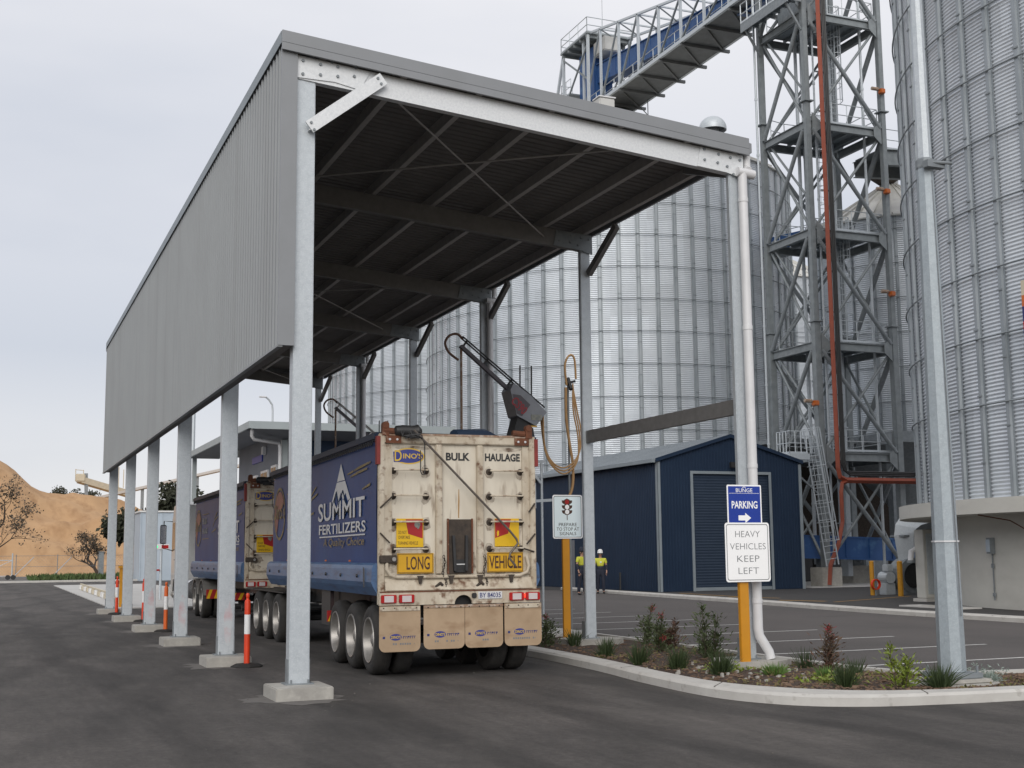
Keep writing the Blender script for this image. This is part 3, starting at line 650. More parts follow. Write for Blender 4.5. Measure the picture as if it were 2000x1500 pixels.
b = MB(); b.path([(10.8, 12.4, 10.95), (10.8, 12.5, 11.2), (10.8, 13.6, 11.35)], .04, 8); b.build('arm', 'galv_col', lp)
b = MB(); b.bbox(10.65, 13.4, 11.3, 10.95, 14.0, 11.42, .03); b.build('lamp_head', 'galv_dull', lp)

# ================================================================== TRAILERS (local coordinates: x to the right, y forward, z up)
def wheel(parent, xo, y, side, dual=True, r=.49):
    # xo = outer face x; side -1 left, +1 right
    s = -side
    def X(d): return xo+s*d
    prof = [(.30, .0+.02), (.36, .0), (.43, .004), (.47, .03), (r, .07), (r, .20), (.47, .24), (.43, .255), (.30, .25)]
    b = MB(); b.lathe([(rr, X(h)) for rr, h in prof], (0, y, r), 'x', 36)
    # tread grooves
    for h in (.105, .135, .165): b.lathe([(r+.001, X(h-.006)), (r+.003, X(h-.004)), (r+.003, X(h+.004)), (r+.001, X(h+.006))], (0, y, r), 'x', 36)
    w = b.build('wheel', 'tyre', parent, smooth=True)
    b = MB()
    dp = .17 if dual else .02
    b.lathe([(.325, X(.012)), (.318, X(-.004)), (.300, X(.0)), (.285, X(.03)), (.255, X(dp)), (.155, X(dp+.01)), (.15, X(dp-.03)), (.11, X(dp-.05)), (.10, X(dp-.10)), (.06, X(dp-.12)), (.001, X(dp-.12))], (0, y, r), 'x', 32)
    b.build('rim', 'rim', w, smooth=True)
    if dual:
        b = MB(); b.lathe([(rr, X(h+.32)) for rr, h in prof], (0, y, r), 'x', 28); b.build('inner_tyre', 'tyre', w, smooth=True)
    return w
Lb = 9.05
def make_trailer(label, loc, rz, last):
    t = thing('tipper_trailer', label, 'trailer', loc, 'blue tipper trailers in the road train', True, rz)
    # hopper body: slightly bulging tarp-clad sides, raised top rail
    ny, nz = 40, 9; rnd = random.Random(5)
    b = MB()
    for sx in (0, 1):
        vs = []
        for i in range(ny+1):
            for j in range(nz+1):
                y = .06+(Lb-.06)*i/ny; z = 1.50+(3.32-1.50)*j/nz
                bul = .008*math.sin(math.pi*j/nz)+.004*math.sin(y*2.1+j*.5)*math.sin(math.pi*j/nz)+.002*math.sin(y*5.3-j*.9)
                if i == ny: bul = 0
                x = -bul if sx == 0 else 2.40+bul
                # rounded front corners
                if y > Lb-.35: x += (1 if sx == 0 else -1)*(y-Lb+.35)**2*1.2
                vs.append((x, y, z))
        f = [(i*(nz+1)+j, i*(nz+1)+j+1, (i+1)*(nz+1)+j+1, (i+1)*(nz+1)+j) for i in range(ny) for j in range(nz)]
        b.add(vs, f if sx == 0 else [q[::-1] for q in f])
    b.box(.15, Lb-.03, 1.1, 2.25, Lb, 3.34)
    body = b.build('body', 'navy_tarp', t, smooth=True)
    b = MB(); b.box(.05, .08, 1.15, 2.35, Lb-.05, 1.5); b.box(.06, .1, 3.30, .14, Lb-.06, 3.36); b.box(2.26, .1, 3.30, 2.34, Lb-.06, 3.36); b.build('hopper_floor', 'grime_and_shade', t)
    # top rail / rolled tarp edge with scallops of cord
    for x in (-.05, 2.34):
        b = MB(); b.bbox(x, .02, 3.30, x+.11, Lb, 3.42, .025); b.build('top_rail', 'navy', t)
    b = MB()
    for k in range(64):
        y = .15+k*.137; b.path([(-.036, y, 3.31), (-.046, y+.03, 3.262), (-.046, y+.07, 3.245), (-.046, y+.105, 3.262), (-.036, y+.137, 3.31)], .009, 5)
    b.build('tarp_cord', 'black_steel', t)
    b = MB(); b.path([(1.2+.9*math.sin(k*.7), .2+k*.3, 3.40+.05*math.sin(k*1.7)) for k in range(29)], .10, 8)
    for k in range(9): b.bar((.0, .4+k, 3.41), (2.4, .4+k, 3.41), .06, .05)
    b.build('rolled_tarp', 'navy', t, smooth=True)
    # side skirts
    for sx in (0, 1):
        def X(x): return x if sx == 0 else 2.4-x
        b = MB(); pr = [(-.012, 1.585), (-.06, 1.555), (-.075, 1.50), (-.085, 1.32), (-.055, 1.25), (.02, 1.13), (.06, 1.13), (.06, 1.585)]
        n = len(pr); vs = [(X(x), y, z) for y in (.06, Lb-.02) for x, z in pr]
        b.add(vs, [(i, (i+1) % n, n+(i+1) % n, n+i) for i in range(n)]+[tuple(range(n)), tuple(range(n, 2*n))[::-1]])
        sk = b.build('side_skirt', 'blue_steel', t)
        for k in range(8):
            b = MB(); b.lathe([(.028, X(-.086)), (.024, X(-.104)), (.001, X(-.108))], (0, .9+k*1.1, 1.40), 'x', 8); b.build('bolt', 'black_steel', sk)
        for k in range(4):
            b = MB(); b.bbox(X(-.055)-.012, 1.5+k*1.75, 1.60, X(-.055)+.012, 1.56+k*1.75, 1.625, .004); b.build('marker_lamp', 'lamp_amber', sk)
        b = MB(); b.bar((X(-.095), .48, 1.52), (X(-.10), .42, 1.24), .012, .03); b.build('skirt_strap', 'black_steel', sk)
    # chassis
    b = MB()
    for x in (.62, 1.68): b.box(x, .12, .82, x+.10, Lb+.2, 1.12)
    for y in (.68, 1.80, 2.92, 5.2, 7.4): b.box(.62, y-.06, .84, 1.78, y+.06, 1.10)
    for y in (.68, 1.80, 2.92): b.tube((.25, y, .49), (2.15, y, .49), .07, 10)
    b.box(.1, 3.6, .55, .16, 4.3, 1.12); b.box(2.24, 3.6, .55, 2.3, 4.3, 1.12)
    b.tube((.55, 3.7, .75), (.55, 4.7, .75), .14, 12); b.tube((1.85, 3.7, .75), (1.85, 4.7, .75), .14, 12)
    b.build('chassis', 'black_steel', t)
    # chevron marker board and side lamp ahead of the axles
    b = MB(); b.box(.02, 3.48, .62, .60, 3.50, .80); cb = b.build('chevron_board', 'warn_red', t)
    for k in range(3):
        b = MB(); b.prism([(.03+k*.2, .625), (.11+k*.2, .625), (.19+k*.2, .795), (.11+k*.2, .795)], (0, 3.478, 0), (1, 0, 0), (0, 0, 1), (0, -1, 0), .001); b.build('chevron_stripe', 'warn_yellow', cb)
    b = MB(); b.bbox(.22, 3.42, .86, .27, 3.46, .95, .006); b.build('side_lamp', 'lamp_red', t)
    for sx in (0, 1):
        for y in (.68, 1.80, 2.92): wheel(t, .03 if sx == 0 else 2.37, y, -1 if sx == 0 else 1)
    # ---- rear end
    N = (0, -1, 0)
    b = MB(); b.box(.08, .03, 1.36, 2.32, .08, 3.30); door = b.build('rear_door', 'door_white', t)
    for xa, xb, za, zb, m in ((.0, .09, 1.0, 3.40, 'frame_dirty'), (2.31, 2.40, 1.0, 3.40, 'frame_dirty')):
        b = MB(); b.bbox(xa, -.03, za, xb, .06, zb, .012); b.build('corner_post', m, t)
    b = MB(); b.bbox(.091, -.025, 3.262, 2.309, .06, 3.375, .012); tr = b.build('top_beam', 'frame_dirty', t)
    b = MB(); b.box(.091, -.02, 3.376, 2.309, .05, 3.405); b.build('rusty_lip', 'rust_pale', tr)
    for x0 in (.85, 1.48):
        b = MB(); b.bbox(x0, -.035, 1.42, x0+.10, .029, 3.255, .012); b.build('door_rib', 'frame_dirty', door)
    for xa_, xb_ in ((.091, .20), (2.20, 2.309)):
        b = MB(); b.box(xa_, .0, 1.40, xb_, .028, 3.25); b.build('door_edge', 'frame_dirty', door)
    # small grab rails
    for x0, x1 in ((.225, .715), (1.685, 2.175)):
        for z in (2.885, 2.525, 2.155, 1.775):
            b = MB(); b.path([(x0, .03, z-.02), (x0, -.07, z), (x0+.04, -.085, z), (x1-.04, -.085, z), (x1, -.07, z), (x1, .03, z-.02)], .013, 8)
            h = b.build('grab_rail', 'frame_dirty', door, smooth=True)
            for xx in (x0, x1):
                pts = [(xx+(.055+.035*rnd.random())*math.cos(a*.524), z-.03+(.07+.05*rnd.random())*math.sin(a*.524)) for a in range(12)]
                b = MB(); b.prism(pts, (0, .0292, 0), (1, 0, 0), (0, 0, 1), N, .0012); b.build('grime_patch', 'smudge', h)
            for xx in (x0, x1):
                b = MB(); b.lathe([(.05, .028), (.045, .018), (.022, .012), (.018, -.07)], (xx, 0, z-.01), 'y', 10); b.build('rail_foot', 'grime_and_shade', h)
    for cx, cz, rx, rz_ in ((.30, 1.64, .15, .10), (.28, 1.47, .10, .06), (1.10, 1.50, .09, .09), (1.42, 1.58, .07, .16), (2.14, 1.66, .10, .14), (.95, 2.7, .02, .3), (1.53, 2.75, .02, .28), (.5, 3.2, .28, .04), (2.0, 3.2, .24, .035), (1.75, 1.44, .2, .035), (.62, 1.43, .2, .03)):
        pts = [(cx+rx*rnd.uniform(.6, 1.2)*math.cos(a*.393), cz+rz_*rnd.uniform(.6, 1.2)*math.sin(a*.393)) for a in range(16)]
        b = MB(); b.prism(pts, (0, .0296, 0), (1, 0, 0), (0, 0, 1), N, .0008); b.build('grime_patch', 'smudge', door)
    # door stays at the edges
    for (p, q) in (((.02, -.04, 2.35), (.24, -.05, 2.55)), ((.02, -.04, 2.0), (.16, -.05, 1.86)), ((2.38, -.04, 2.42), (2.28, -.05, 2.29)), ((2.38, -.04, 1.98), (2.24, -.05, 1.83)), ((2.36, -.04, 1.72), (2.18, -.06, 1.77))):
        b = MB(); b.tube(p, q, .012, 6); b.build('door_stay', 'grime_and_shade', door)
    # lettering and emblem
    b = MB(); b.prism(ring_pts(.46, 3.085, .235, .115, 40), (0, .0285, 0), (1, 0, 0), (0, 0, 1), N, .001); em = b.build('emblem', 'decal_yellow', door)
    b = MB(); b.prism(ring_pts(.46, 3.085, .215, .097, 40), (0, .0272, 0), (1, 0, 0), (0, 0, 1), N, .001); b.build('emblem_field', 'decal_blue', em)
    b = MB(); b.prism([(.225, 3.145), (.345, 3.165), (.40, 3.10), (.36, 3.0), (.235, 3.0)], (0, .0266, 0), (1, 0, 0), (0, 0, 1), N, .001); b.build('emblem_field', 'decal_blue', em)
    text("D", .155, 'decal_yellow', em, (.30, .0250, 3.012), width=.105, bold=.01); text("INO'S", .075, 'decal_yellow', em, (.515, .0250, 3.05), width=.28, bold=.02)
    text('BULK', .115, 'ink', door, (1.205, .0285, 3.03), width=.37, bold=.04); text('HAULAGE', .115, 'ink', door, (1.90, .0285, 3.03), width=.55, bold=.04)
    # warning panels
    b = MB(); b.box(.265, -.012, 1.80, .665, -.004, 2.20); w = b.build('warning_panel', 'warn_yellow', door); w['label'] = 'left yellow and red warning panel'
    b = MB(); b.prism([(.40, 2.19), (.655, 2.19), (.655, 1.92), (.44, 1.985)], (0, -.0125, 0), (1, 0, 0), (0, 0, 1), N, .001); b.build('red_field', 'warn_red', w)
    b = MB(); b.prism(ring_pts(.575, 2.115, .045, .045, 16), (0, -.014, 0), (1, 0, 0), (0, 0, 1), N, .001); b.prism([(.545, 2.14), (.60, 2.13), (.605, 2.065), (.58, 2.05)], (0, -.0155, 0), (1, 0, 0), (0, 0, 1), N, .001); b.build('worn_mark', 'decal_cream', w)
    for tx, zz, ww, xx in (('DO NOT', 1.985, .12, .295), ('OVERTAKE', 1.915, .17, .295), ('TURNING VEHICLE', 1.835, .30, .285)): text(tx, .045, 'ink_brown', w, (xx, -.0128, zz), width=ww, align='LEFT')
    b = MB(); b.box(1.755, -.012, 1.80, 2.135, -.004, 2.20); w = b.build('warning_panel', 'warn_yellow', door); w['label'] = 'right yellow and red warning panel'
    b = MB(); b.prism([(1.76, 2.19), (2.01, 2.19), (1.965, 1.985), (1.76, 1.92)], (0, -.0125, 0), (1, 0, 0), (0, 0, 1), N, .001); b.build('red_field', 'warn_red', w)
    b = MB(); b.prism([(1.79, 1.94), (1.82, 1.96), (1.82, 2.02), (1.80, 2.03), (1.785, 2.0)], (0, -.0138, 0), (1, 0, 0), (0, 0, 1), N, .001); b.build('worn_mark', 'warn_yellow', w)
    for x0, x1, tx, tw, tc_ in ((.275, .815, 'LONG', .345, .585), (1.635, 2.19, 'VEHICLE', .50, 1.912)):
        b = MB(); b.box(x0, -.02, 1.435, x1, -.006, 1.715); pl = b.build('marker_plate', 'plate_yellow', door)
        b = MB()
        for q in ((x0+.008, 1.443, x1-.008, 1.450), (x0+.008, 1.70, x1-.008, 1.707), (x0+.008, 1.450, x0+.015, 1.70), (x1-.015, 1.450, x1-.008, 1.70)): b.box(q[0], -.022, q[1], q[2], -.0201, q[3])
        b.build('plate_border', 'ink_brown', pl); text(tx, .185, 'ink_brown', pl, (tc_, -.0215, 1.485), width=tw, bold=.012)
    b = MB(); b.bbox(.01, -.07, 1.58, .265, -.005, 1.69, .01); lb = b.build('latch_block', 'grime_and_shade', door)
    b = MB(); b.lathe([(.03, -.071), (.03, -.085), (.001, -.085)], (.215, 0, 1.635), 'y', 10); b.build('latch_bolt', 'rim', lb)
    # grain chute recess
    b = MB(); b.box(1.03, -.01, 1.42, 1.405, .027, 2.19); ch = b.build('chute_gate', 'grime_and_shade', door)
    b = MB()
    for q in ((1.02, 1.42, 1.045, 2.20), (1.39, 1.42, 1.415, 2.20)): b.box(q[0], -.03, q[1], q[2], -.011, q[3])
    b.build('chute_rail', 'rust', ch)
    b = MB(); b.bar((1.11, -.03, 1.96), (1.13, -.05, 1.46), .05, .04); b.bar((1.31, -.03, 1.96), (1.30, -.05, 1.46), .05, .04); b.box(1.13, -.035, 1.44, 1.30, -.012, 1.62); b.build('chute_arm', 'black_steel', ch)
    b = MB(); b.box(1.145, -.045, 1.545, 1.29, -.036, 1.56); b.build('chute_handle', 'decal_white', ch)
    b = MB(); b.prism([(1.205, 2.21), (1.22, 2.21), (1.228, 2.45), (1.222, 2.62), (1.212, 2.62), (1.203, 2.40)], (0, .0285, 0), (1, 0, 0), (0, 0, 1), N, .0008); b.build('rust_streak', 'rust_streak', door)
    # door foot tube, latches, chains
    b = MB(); b.path([(.12, -.03, 1.62), (.115, -.05, 1.50), (.16, -.055, 1.42), (.26, -.055, 1.385), (1.2, -.055, 1.38), (2.12, -.055, 1.385), (2.24, -.055, 1.43), (2.27, -.05, 1.52), (2.24, -.03, 1.66)], .026, 10); b.build('foot_tube', 'frame_dirty', door, smooth=True)
    for x in (.60, 1.06, 1.50, 1.98):
        b = MB(); b.prism([(x-.05, 1.40), (x+.05, 1.40), (x+.03, 1.36), (x+.018, 1.29), (x-.018, 1.29), (x-.028, 1.36)], (0, -.065, 0), (1, 0, 0), (0, 0, 1), N, .03); b.build('latch_hook', 'grime_and_shade', door)
    for x in (.955, 1.575):
        b = MB(); rr = random.Random(int(x*10))
        for k in range(13):
            z = 1.66-k*.037; xo = x+.015*math.sin(k*.8)+(.02 if k > 7 else 0); a = (k % 2)*1.57
            c, s_ = math.cos(a)*.015, math.sin(a)*.015
            b.path([(xo+c*math.cos(q)*1.0, -.07+s_*math.cos(q), z+.024*math.sin(q)) for q in [2*math.pi*i/8 for i in range(9)]], .006, 5)
        b.tube((x-.05, -.075, 1.30), (x-.13, -.07, 1.24), .02, 6); b.tube((x-.06, -.075, 1.30), (x-.02, -.075, 1.26), .022, 6)
        b.build('door_chain', 'grime_and_shade', door)
    # apron and bumper
    b = MB(); n_ = 2; vs = [(x, y, z) for x in (.09, 2.31) for y, z in ((-.03, 1.36), (-.10, 1.205), (-.085, 1.19), (.03, 1.19), (.03, 1.36))]
    b.add(vs, [(i, (i+1) % 5, 5+(i+1) % 5, 5+i) for i in range(5)]+[(0, 1, 2, 3, 4)[::-1], (5, 6, 7, 8, 9)]); b.build('rear_apron', 'frame_dirty', t)
    b = MB(); hole = [(1.24+.135*math.cos(math.pi*i/12), 1.0+.125*math.sin(math.pi*i/12)) for i in range(13)]
    b.prism([(0, 1.0), (0, 1.185), (2.42, 1.185), (2.42, 1.0)]+hole, (0, -.10, 0), (1, 0, 0), (0, 0, 1), (0, 1, 0), .05); bp = b.build('bumper', 'frame_dirty', t)
    b = MB(); b.box(1.08, .04, .98, 1.40, .06, 1.18); b.build('recess_shade', 'black_steel', bp)  # black plate behind the bumper hole, painted in place of its shade
    b = MB(); b.box(.0, -.108, 1.176, 2.42, -.101, 1.192); b.build('bumper_lip', 'rust', bp)
    for x0 in (.015, .275, 1.935, 2.185):
        b = MB(); b.bbox(x0, -.135, 1.032, x0+.225, -.101, 1.145, .008); lp_ = b.build('tail_lamp', 'lens_red', bp)
        b = MB(); b.box(x0+.045, -.139, 1.045, x0+.18, -.1352, 1.132); b.build('lens', 'lens_white', lp_)
    b = MB(); b.box(2.165, -.128, 1.07, 2.183, -.102, 1.12); b.build('lit_lamp', 'lamp_red', bp)
    b = MB(); b.box(1.46, -.115, 1.065, 1.825, -.1015, 1.165); npl = b.build('number_plate', 'decal_white', bp)
    text('BY 84035', .068, 'decal_navy', npl, (1.642, -.1158, 1.081), width=.32, bold=.012)
    b = MB(); b.bbox(1.36, -.14, 1.08, 1.43, -.101, 1.15, .01); b.build('plate_lamp', 'black_steel', bp)
    # mud flaps
    for k, (x0, x1, zb) in enumerate(((.0, .60, .365), (.645, 1.255, .385), (1.265, 1.845, .385), (1.865, 2.44, .39))):
        y0 = -.085-.012*(k % 2); b = MB()
        pts = rrect(x0, zb, x1, .99, .085, 5)
        pts = [p for p in pts]; n = len(pts)
        # top corners square
        pts = [(x1, .99), (x0, .99)]+pts[12:]
        b.prism(pts, (0, y0, 0), (1, 0, 0), (0, 0, 1), (0, 1, 0), .012); fl = b.build('mud_flap', 'flap', t)
        b = MB()
        if k in (0, 3):
            b.box(x0+.01, y0-.012, .925, x1-.01, y0-.001, .985)
            fm = 'frame_dirty'
        else: b.box(x0, y0-.012, .955, x1, y0-.001, .99); fm = 'rust_pale'
        fb = b.build('flap_bar', fm, fl)
        b = MB()
        for q in range(4): b.lathe([(.010, y0-.013), (.008, y0-.02), (.001, y0-.02)], (x0+.06+q*(x1-x0-.12)/3, 0, .962), 'y', 6)
        b.build('flap_bolts', 'grime_and_shade', fb)
        cx = x0+.20*(x1-x0)/.6+.06; zc = zb+.20
        b = MB(); b.prism(ring_pts(cx-.02, zc, .085, .045, 24), (0, y0-.0008, 0), (1, 0, 0), (0, 0, 1), N, .0008); fe = b.build('flap_emblem', 'decal_blue', fl)
        text("DINO'S", .04, 'decal_yellow', fe, (cx-.02, y0-.0022, zc-.02), width=.14, bold=.02)
        b = MB(); rr = random.Random(k)
        xx = cx+.085
        while xx < x1-.08:
            w_ = rr.uniform(.018, .03); b.box(xx, y0-.0018, zc-.022, xx+w_*.35, y0-.0003, zc+.014); b.box(xx+w_*.35, y0-.0018, zc-.004 if rr.random() < .5 else zc+.004, xx+w_, y0-.0003, zc+.012 if rr.random() < .5 else zc+.014); xx += w_+.008
        xx = x0+.05
        b.box(xx, y0-.0018, zc-.02, xx+.035, y0-.0003, zc+.012)
        b.build('worn_print', 'decal_navy', fl)
        b = MB(); xx = x0+.13
        while xx < x1-.12:
            if rr.random() < (.8 if k in (0, 3) else .3): b.box(xx, y0-.0018, zc-.105, xx+.022, y0-.0003, zc-.08)
            xx += .034
        b.box(xx, y0-.0018, zc-.1, xx+.01, y0-.0003, zc-.09)
        b.build('worn_number', 'ink_grey', fl)
    # corner fittings at the top
    for x in (-.035, 2.385):
        b = MB(); b.box(x, -.045, 2.96, x+.055, .05, 3.36); b.build('corner_cap', 'rust_red', t)
    for x0, x1 in ((.10, .33), (2.07, 2.30)):
        b = MB(); b.box(x0, -.034, 3.262, x1, -.0255, 3.37); br = b.build('hinge_plate', 'rust', tr)
        for xx in (x0+.06, x1-.06):
            b = MB(); b.lathe([(.018, -.035), (.016, -.046), (.001, -.048)], (xx, 0, 3.315), 'y', 10); b.build('hinge_bolt', 'decal_white', br)
        b = MB(); xm = x0 if x0 < 1 else x1
        b.tube((x0-.02, .0, 3.44), (x1-.06, .0, 3.43), .048, 10); b.box(xm-.05, -.04, 3.37, xm+.05, .05, 3.52); b.lathe([(.05, -.05), (.05, .05)], (xm, 0, 3.52), 'y', 12, cap=True); b.build('hinge', 'rust', br)
    b = MB(); b.lathe([(.02, .22), (.07, .25), (.085, .36), (.075, .50), (.095, .58), (.03, .64)], (0, -.02, 3.44), 'x', 12)
    rr = random.Random(2)
    for _ in range(14): b.path([(.3+.3*rr.random(), -.08, 3.45), (.32+.3*rr.random(), -.12, 3.40-.1*rr.random()), (.3+.3*rr.random(), -.09, 3.36)], .012, 5)
    b.build('tarp_end', 'black_steel', t, smooth=True)
    b = MB(); b.path([(.60, -.095, 3.16), (.60, -.10, 2.86), (.62, -.10, 2.82), (.655, -.10, 2.82), (.665, -.10, 2.87), (.66, -.10, 3.25), (.62, -.09, 3.38)], .008, 6); b.build('loose_cord', 'black_steel', t)
    # crank rod for rolling the tarp
    b = MB(); b.path([(.50, -.10, 3.45), (1.93, -.15, 2.03), (2.04, -.16, 1.90), (2.06, -.16, 1.84), (1.94, -.16, 1.70), (1.92, -.16, 1.64), (2.02, -.16, 1.52)], .017, 8); b.build('tarp_crank_rod', 'rod_brown', t, smooth=True)
    # ---- printed sides (left flank faces -x; text runs front-to-back reading from outside)
    X_, Y_ = (0, -1, 0), (0, 0, 1); xs = -.0155
    b = MB(); Nn = (-1, 0, 0)
    def poly(pts, m, x, nm, par):
        q = MB(); q.prism([(-y, z) for y, z in pts], (x, 0, 0), X_, Y_, Nn, .001); return q.build(nm, m, par)
    yc = 2.35
    pk = [(yc+.28, 2.86), (yc, 3.13), (yc-.28, 2.86)]
    lg = poly(pk, 'decal_white', xs, 'mountain_logo', body)
    poly([(yc+.30, 2.845), (yc-.30, 2.845), (yc-.66, 2.56), (yc-.50, 2.53), (yc-.33, 2.66), (yc-.16, 2.54), (yc, 2.68), (yc+.17, 2.54), (yc+.33, 2.66), (yc+.5, 2.53), (yc+.66, 2.56)], 'decal_white', xs, 'mountain_logo', body)
    for ya, yb, yd in ((yc+.62, yc+.30, yc+.10), (yc+.14, yc-.16, yc-.44)):
        q = MB(); q.path([(xs-.0035, ya, 2.46), (xs-.0035, yb, 2.70), (xs-.0035, yd, 2.46)], .012, 4); q.build('logo_line', 'navy', lg)
    for tx, zz, hh, wd, yl in (('SUMMIT', 2.255, .30, 3.35, 2.40), ('FERTILIZERS', 2.035, .165, 3.35, 2.33)): text(tx, hh, 'decal_white', body, (xs-.006, yl, zz), X_, Y_, width=wd, bold=.016)
    q = MB(); q.box(xs-.008, .70, 1.985, xs-.004, 3.95, 2.005); q.build('rule', 'decal_white', body)
    text('A Quality Choice', .125, 'decal_gold', body, (xs-.006, 2.2, 1.845), X_, Y_, width=2.9, shear=.2, bold=.005)
    # round emblem and gold brush strokes at the front
    ye, ze = 7.95, 2.52
    rg = [(ye+.62*math.cos(a*.157), ze+.52*math.sin(a*.157)) for a in range(41)]; ri = [(ye+.56*math.cos(a*.157), ze+.465*math.sin(a*.157)) for a in range(40, -1, -1)]
    em = poly(rg+ri, 'decal_gold', xs, 'emblem', body)
    poly([(ye+.53*math.cos(R_(a)), ze+.44*math.sin(R_(a))) for a in range(-60, 165, 12)]+[(ye-.1, ze+.05), (ye+.1, ze-.1)], 'decal_rust', xs-.001, 'emblem_field', em)
    text("Dino's", .30, 'decal_gold', em, (xs-.008, ye, 2.42), X_, Y_, width=1.15, bold=.015)
    text('BULK', .17, 'decal_cream', body, (xs-.006, 6.62, 2.60), X_, Y_, width=.80, bold=.02); text('HAULAGE', .15, 'decal_cream', body, (xs-.006, 6.55, 2.34), X_, Y_, width=1.0, bold=.02)
    for za, zb, ya, yb in ((2.86, 2.88, 7.1, 5.9), (2.19, 2.21, 7.1, 5.8)):
        q = MB(); q.box(xs-.006, yb, za, xs-.003, ya, zb); q.build('gold_rule', 'decal_gold', body)
    for pts in ([(5.1, 2.5), (4.7, 2.66), (4.2, 2.74)], [(4.9, 2.68), (4.5, 2.80), (4.3, 2.86)], [(1.9, 2.93), (1.1, 2.98), (.4, 3.02)], [(.9, 2.66), (.4, 2.70)], [(5.3, 2.35), (4.5, 2.42)], [(1.7, 2.88), (1.2, 2.91), (.6, 2.94)]):
        q = MB(); n = len(pts); w = .028
        q.prism([(-y, z+w*math.sin(.4+i)) for i, (y, z) in enumerate(pts)]+[(-y, z-.012) for y, z in pts[::-1]], (xs, 0, 0), X_, Y_, Nn, .001); q.build('brush_stroke', 'decal_gold', body)
    if not last: pass
    return t
tr1 = make_trailer('rear blue tipper trailer with a dirty white door marked LONG VEHICLE', (5.06, 17.23, 0), R_(-2.3), True)
tr1.scale = (.982, 1, 1)
tr2 = copy_tree(tr1); tr2.location = (5.44, 29.2, -.02); tr2.rotation_euler.z = R_(-1.2)
def kids_of(o): return [c for c in COL.objects if c.parent == o]
for c in kids_of(tr2):
    if c.name.startswith('mud_flap'):
        for d in kids_of(c):
            for e in kids_of(d): bpy.data.objects.remove(e)
            bpy.data.objects.remove(d)
        bpy.data.objects.remove(c)
    elif c.name.startswith('rear_door'):
        for d in kids_of(c):
            if d.name.startswith('marker_plate'):
                for e in kids_of(d): bpy.data.objects.remove(e)
                bpy.data.objects.remove(d)
tr2['label'] = 'front blue tipper trailer, coupled between the truck cab and the rear trailer'
# drop the axle pairs of the lead trailer that sit under the coupling instead of under its body
for c in COL.objects:
    if c.parent == tr2 and c.name.startswith('wheel'): c.location.y = -4.35
t2 = tr2
b = MB()
for x in (.66, 1.64): b.box(x, -4.6, .80, x+.10, .3, 1.02)
b.box(.5, -3.9, 1.021, 1.9, -2.2, 1.09)
for y in (-3.67, -2.55, -1.43): b.tube((.25, y, .49), (2.15, y, .49), .07, 10)
ORG[t2.name] = Vector(); b.build('coupling_frame', 'black_steel', t2)
b = MB(); b.bbox(.05, -.9, .98, .35, .2, 1.02, .01); b.box(.05, -4.3, .99, .62, -.95, 1.01); b.build('mudguard', 'black_steel', t2)

# ================================================================== PRIME MOVER
tk = thing('prime_mover', 'white cab-over truck pulling the two blue tipper trailers', 'truck', (5.62, 38.7, 0), None, True, R_(-1.0))
b = MB()
for x in (.75, 1.55): b.box(x, -3.2, .72, x+.10, 4.8, .98)
for y in (-2.1, -.75, 4.0): b.tube((.25, y, .49), (2.15, y, .49), .07, 10)
b.box(.7, -2.2, .99, 1.7, -.6, 1.12); b.build('chassis', 'black_steel', tk)
cabp = [(2.85, .95), (2.85, 3.35), (3.2, 3.45), (4.75, 3.35), (5.0, 2.95), (5.2, 1.75), (5.25, .55), (4.75, .50), (4.6, .95)]
b = MB(); n = len(cabp); vs = [(x, y, z) for x in (.03, 2.37) for y, z in cabp]
b.add(vs, [(i, (i+1) % n, n+(i+1) % n, n+i) for i in range(n)]+[tuple(range(n))[::-1], tuple(range(n, 2*n))]); cab = b.build('cab', 'cab_white', tk)
b = MB(); b.add([(.18, 5.03, 2.93), (2.22, 5.03, 2.93), (2.22, 5.215, 1.78), (.18, 5.215, 1.78), (.18, 5.0, 2.93), (2.22, 5.0, 2.93), (2.22, 5.18, 1.78), (.18, 5.18, 1.78)], [(0, 1, 2, 3), (7, 6, 5, 4), (0, 3, 7, 4), (1, 5, 6, 2), (0, 4, 5, 1), (3, 2, 6, 7)]); b.build('windscreen', 'glass', cab)
for x, s in ((.02, -1), (2.38, 1)):
    b = MB(); b.box(min(x, x+s*.02), 3.75, .98, max(x, x+s*.02), 4.85, 2.95); d = b.build('door', 'cab_white', cab)
    x2 = x+s*.021
    b = MB(); b.prism([(3.82, 1.95), (4.85, 1.85), (4.76, 2.80), (3.82, 2.82)], (x2, 0, 0), (0, 1, 0), (0, 0, 1), (s, 0, 0), .006); b.build('window', 'glass', d)
    b = MB(); b.bar((x2, 3.9, 1.6), (x2, 4.1, 1.6), .03, .03); b.build('door_handle', 'black_steel', d)
    b = MB(); b.path([(x, 4.75, 2.85), (x+s*.28, 4.95, 2.88), (x+s*.30, 4.95, 1.98), (x, 4.8, 1.9)], .016, 6); mi = b.build('mirror_arm', 'black_steel', cab)
    b = MB(); b.bbox(x+s*.30-.10, 4.90, 2.12, x+s*.30+.10, 5.0, 2.75, .02); b.build('mirror', 'black_steel', mi)
    b = MB(); b.box(x+s*.30-.085, 4.893, 2.15, x+s*.30+.085, 4.899, 2.72); b.build('mirror_glass', 'chrome', mi)
b = MB(); b.bbox(.0, 5.15, .40, 2.4, 5.38, .82, .04); bu = b.build('bumper', 'cab_white', tk)
for x in (.15, 1.95):
    b = MB(); b.bbox(x, 5.36, .58, x+.3, 5.40, .76, .015); b.build('headlight', 'lens_white', bu)
b = MB(); b.box(.5, 5.235, .95, 1.9, 5.27, 1.6); b.build('grille', 'black_steel', cab)
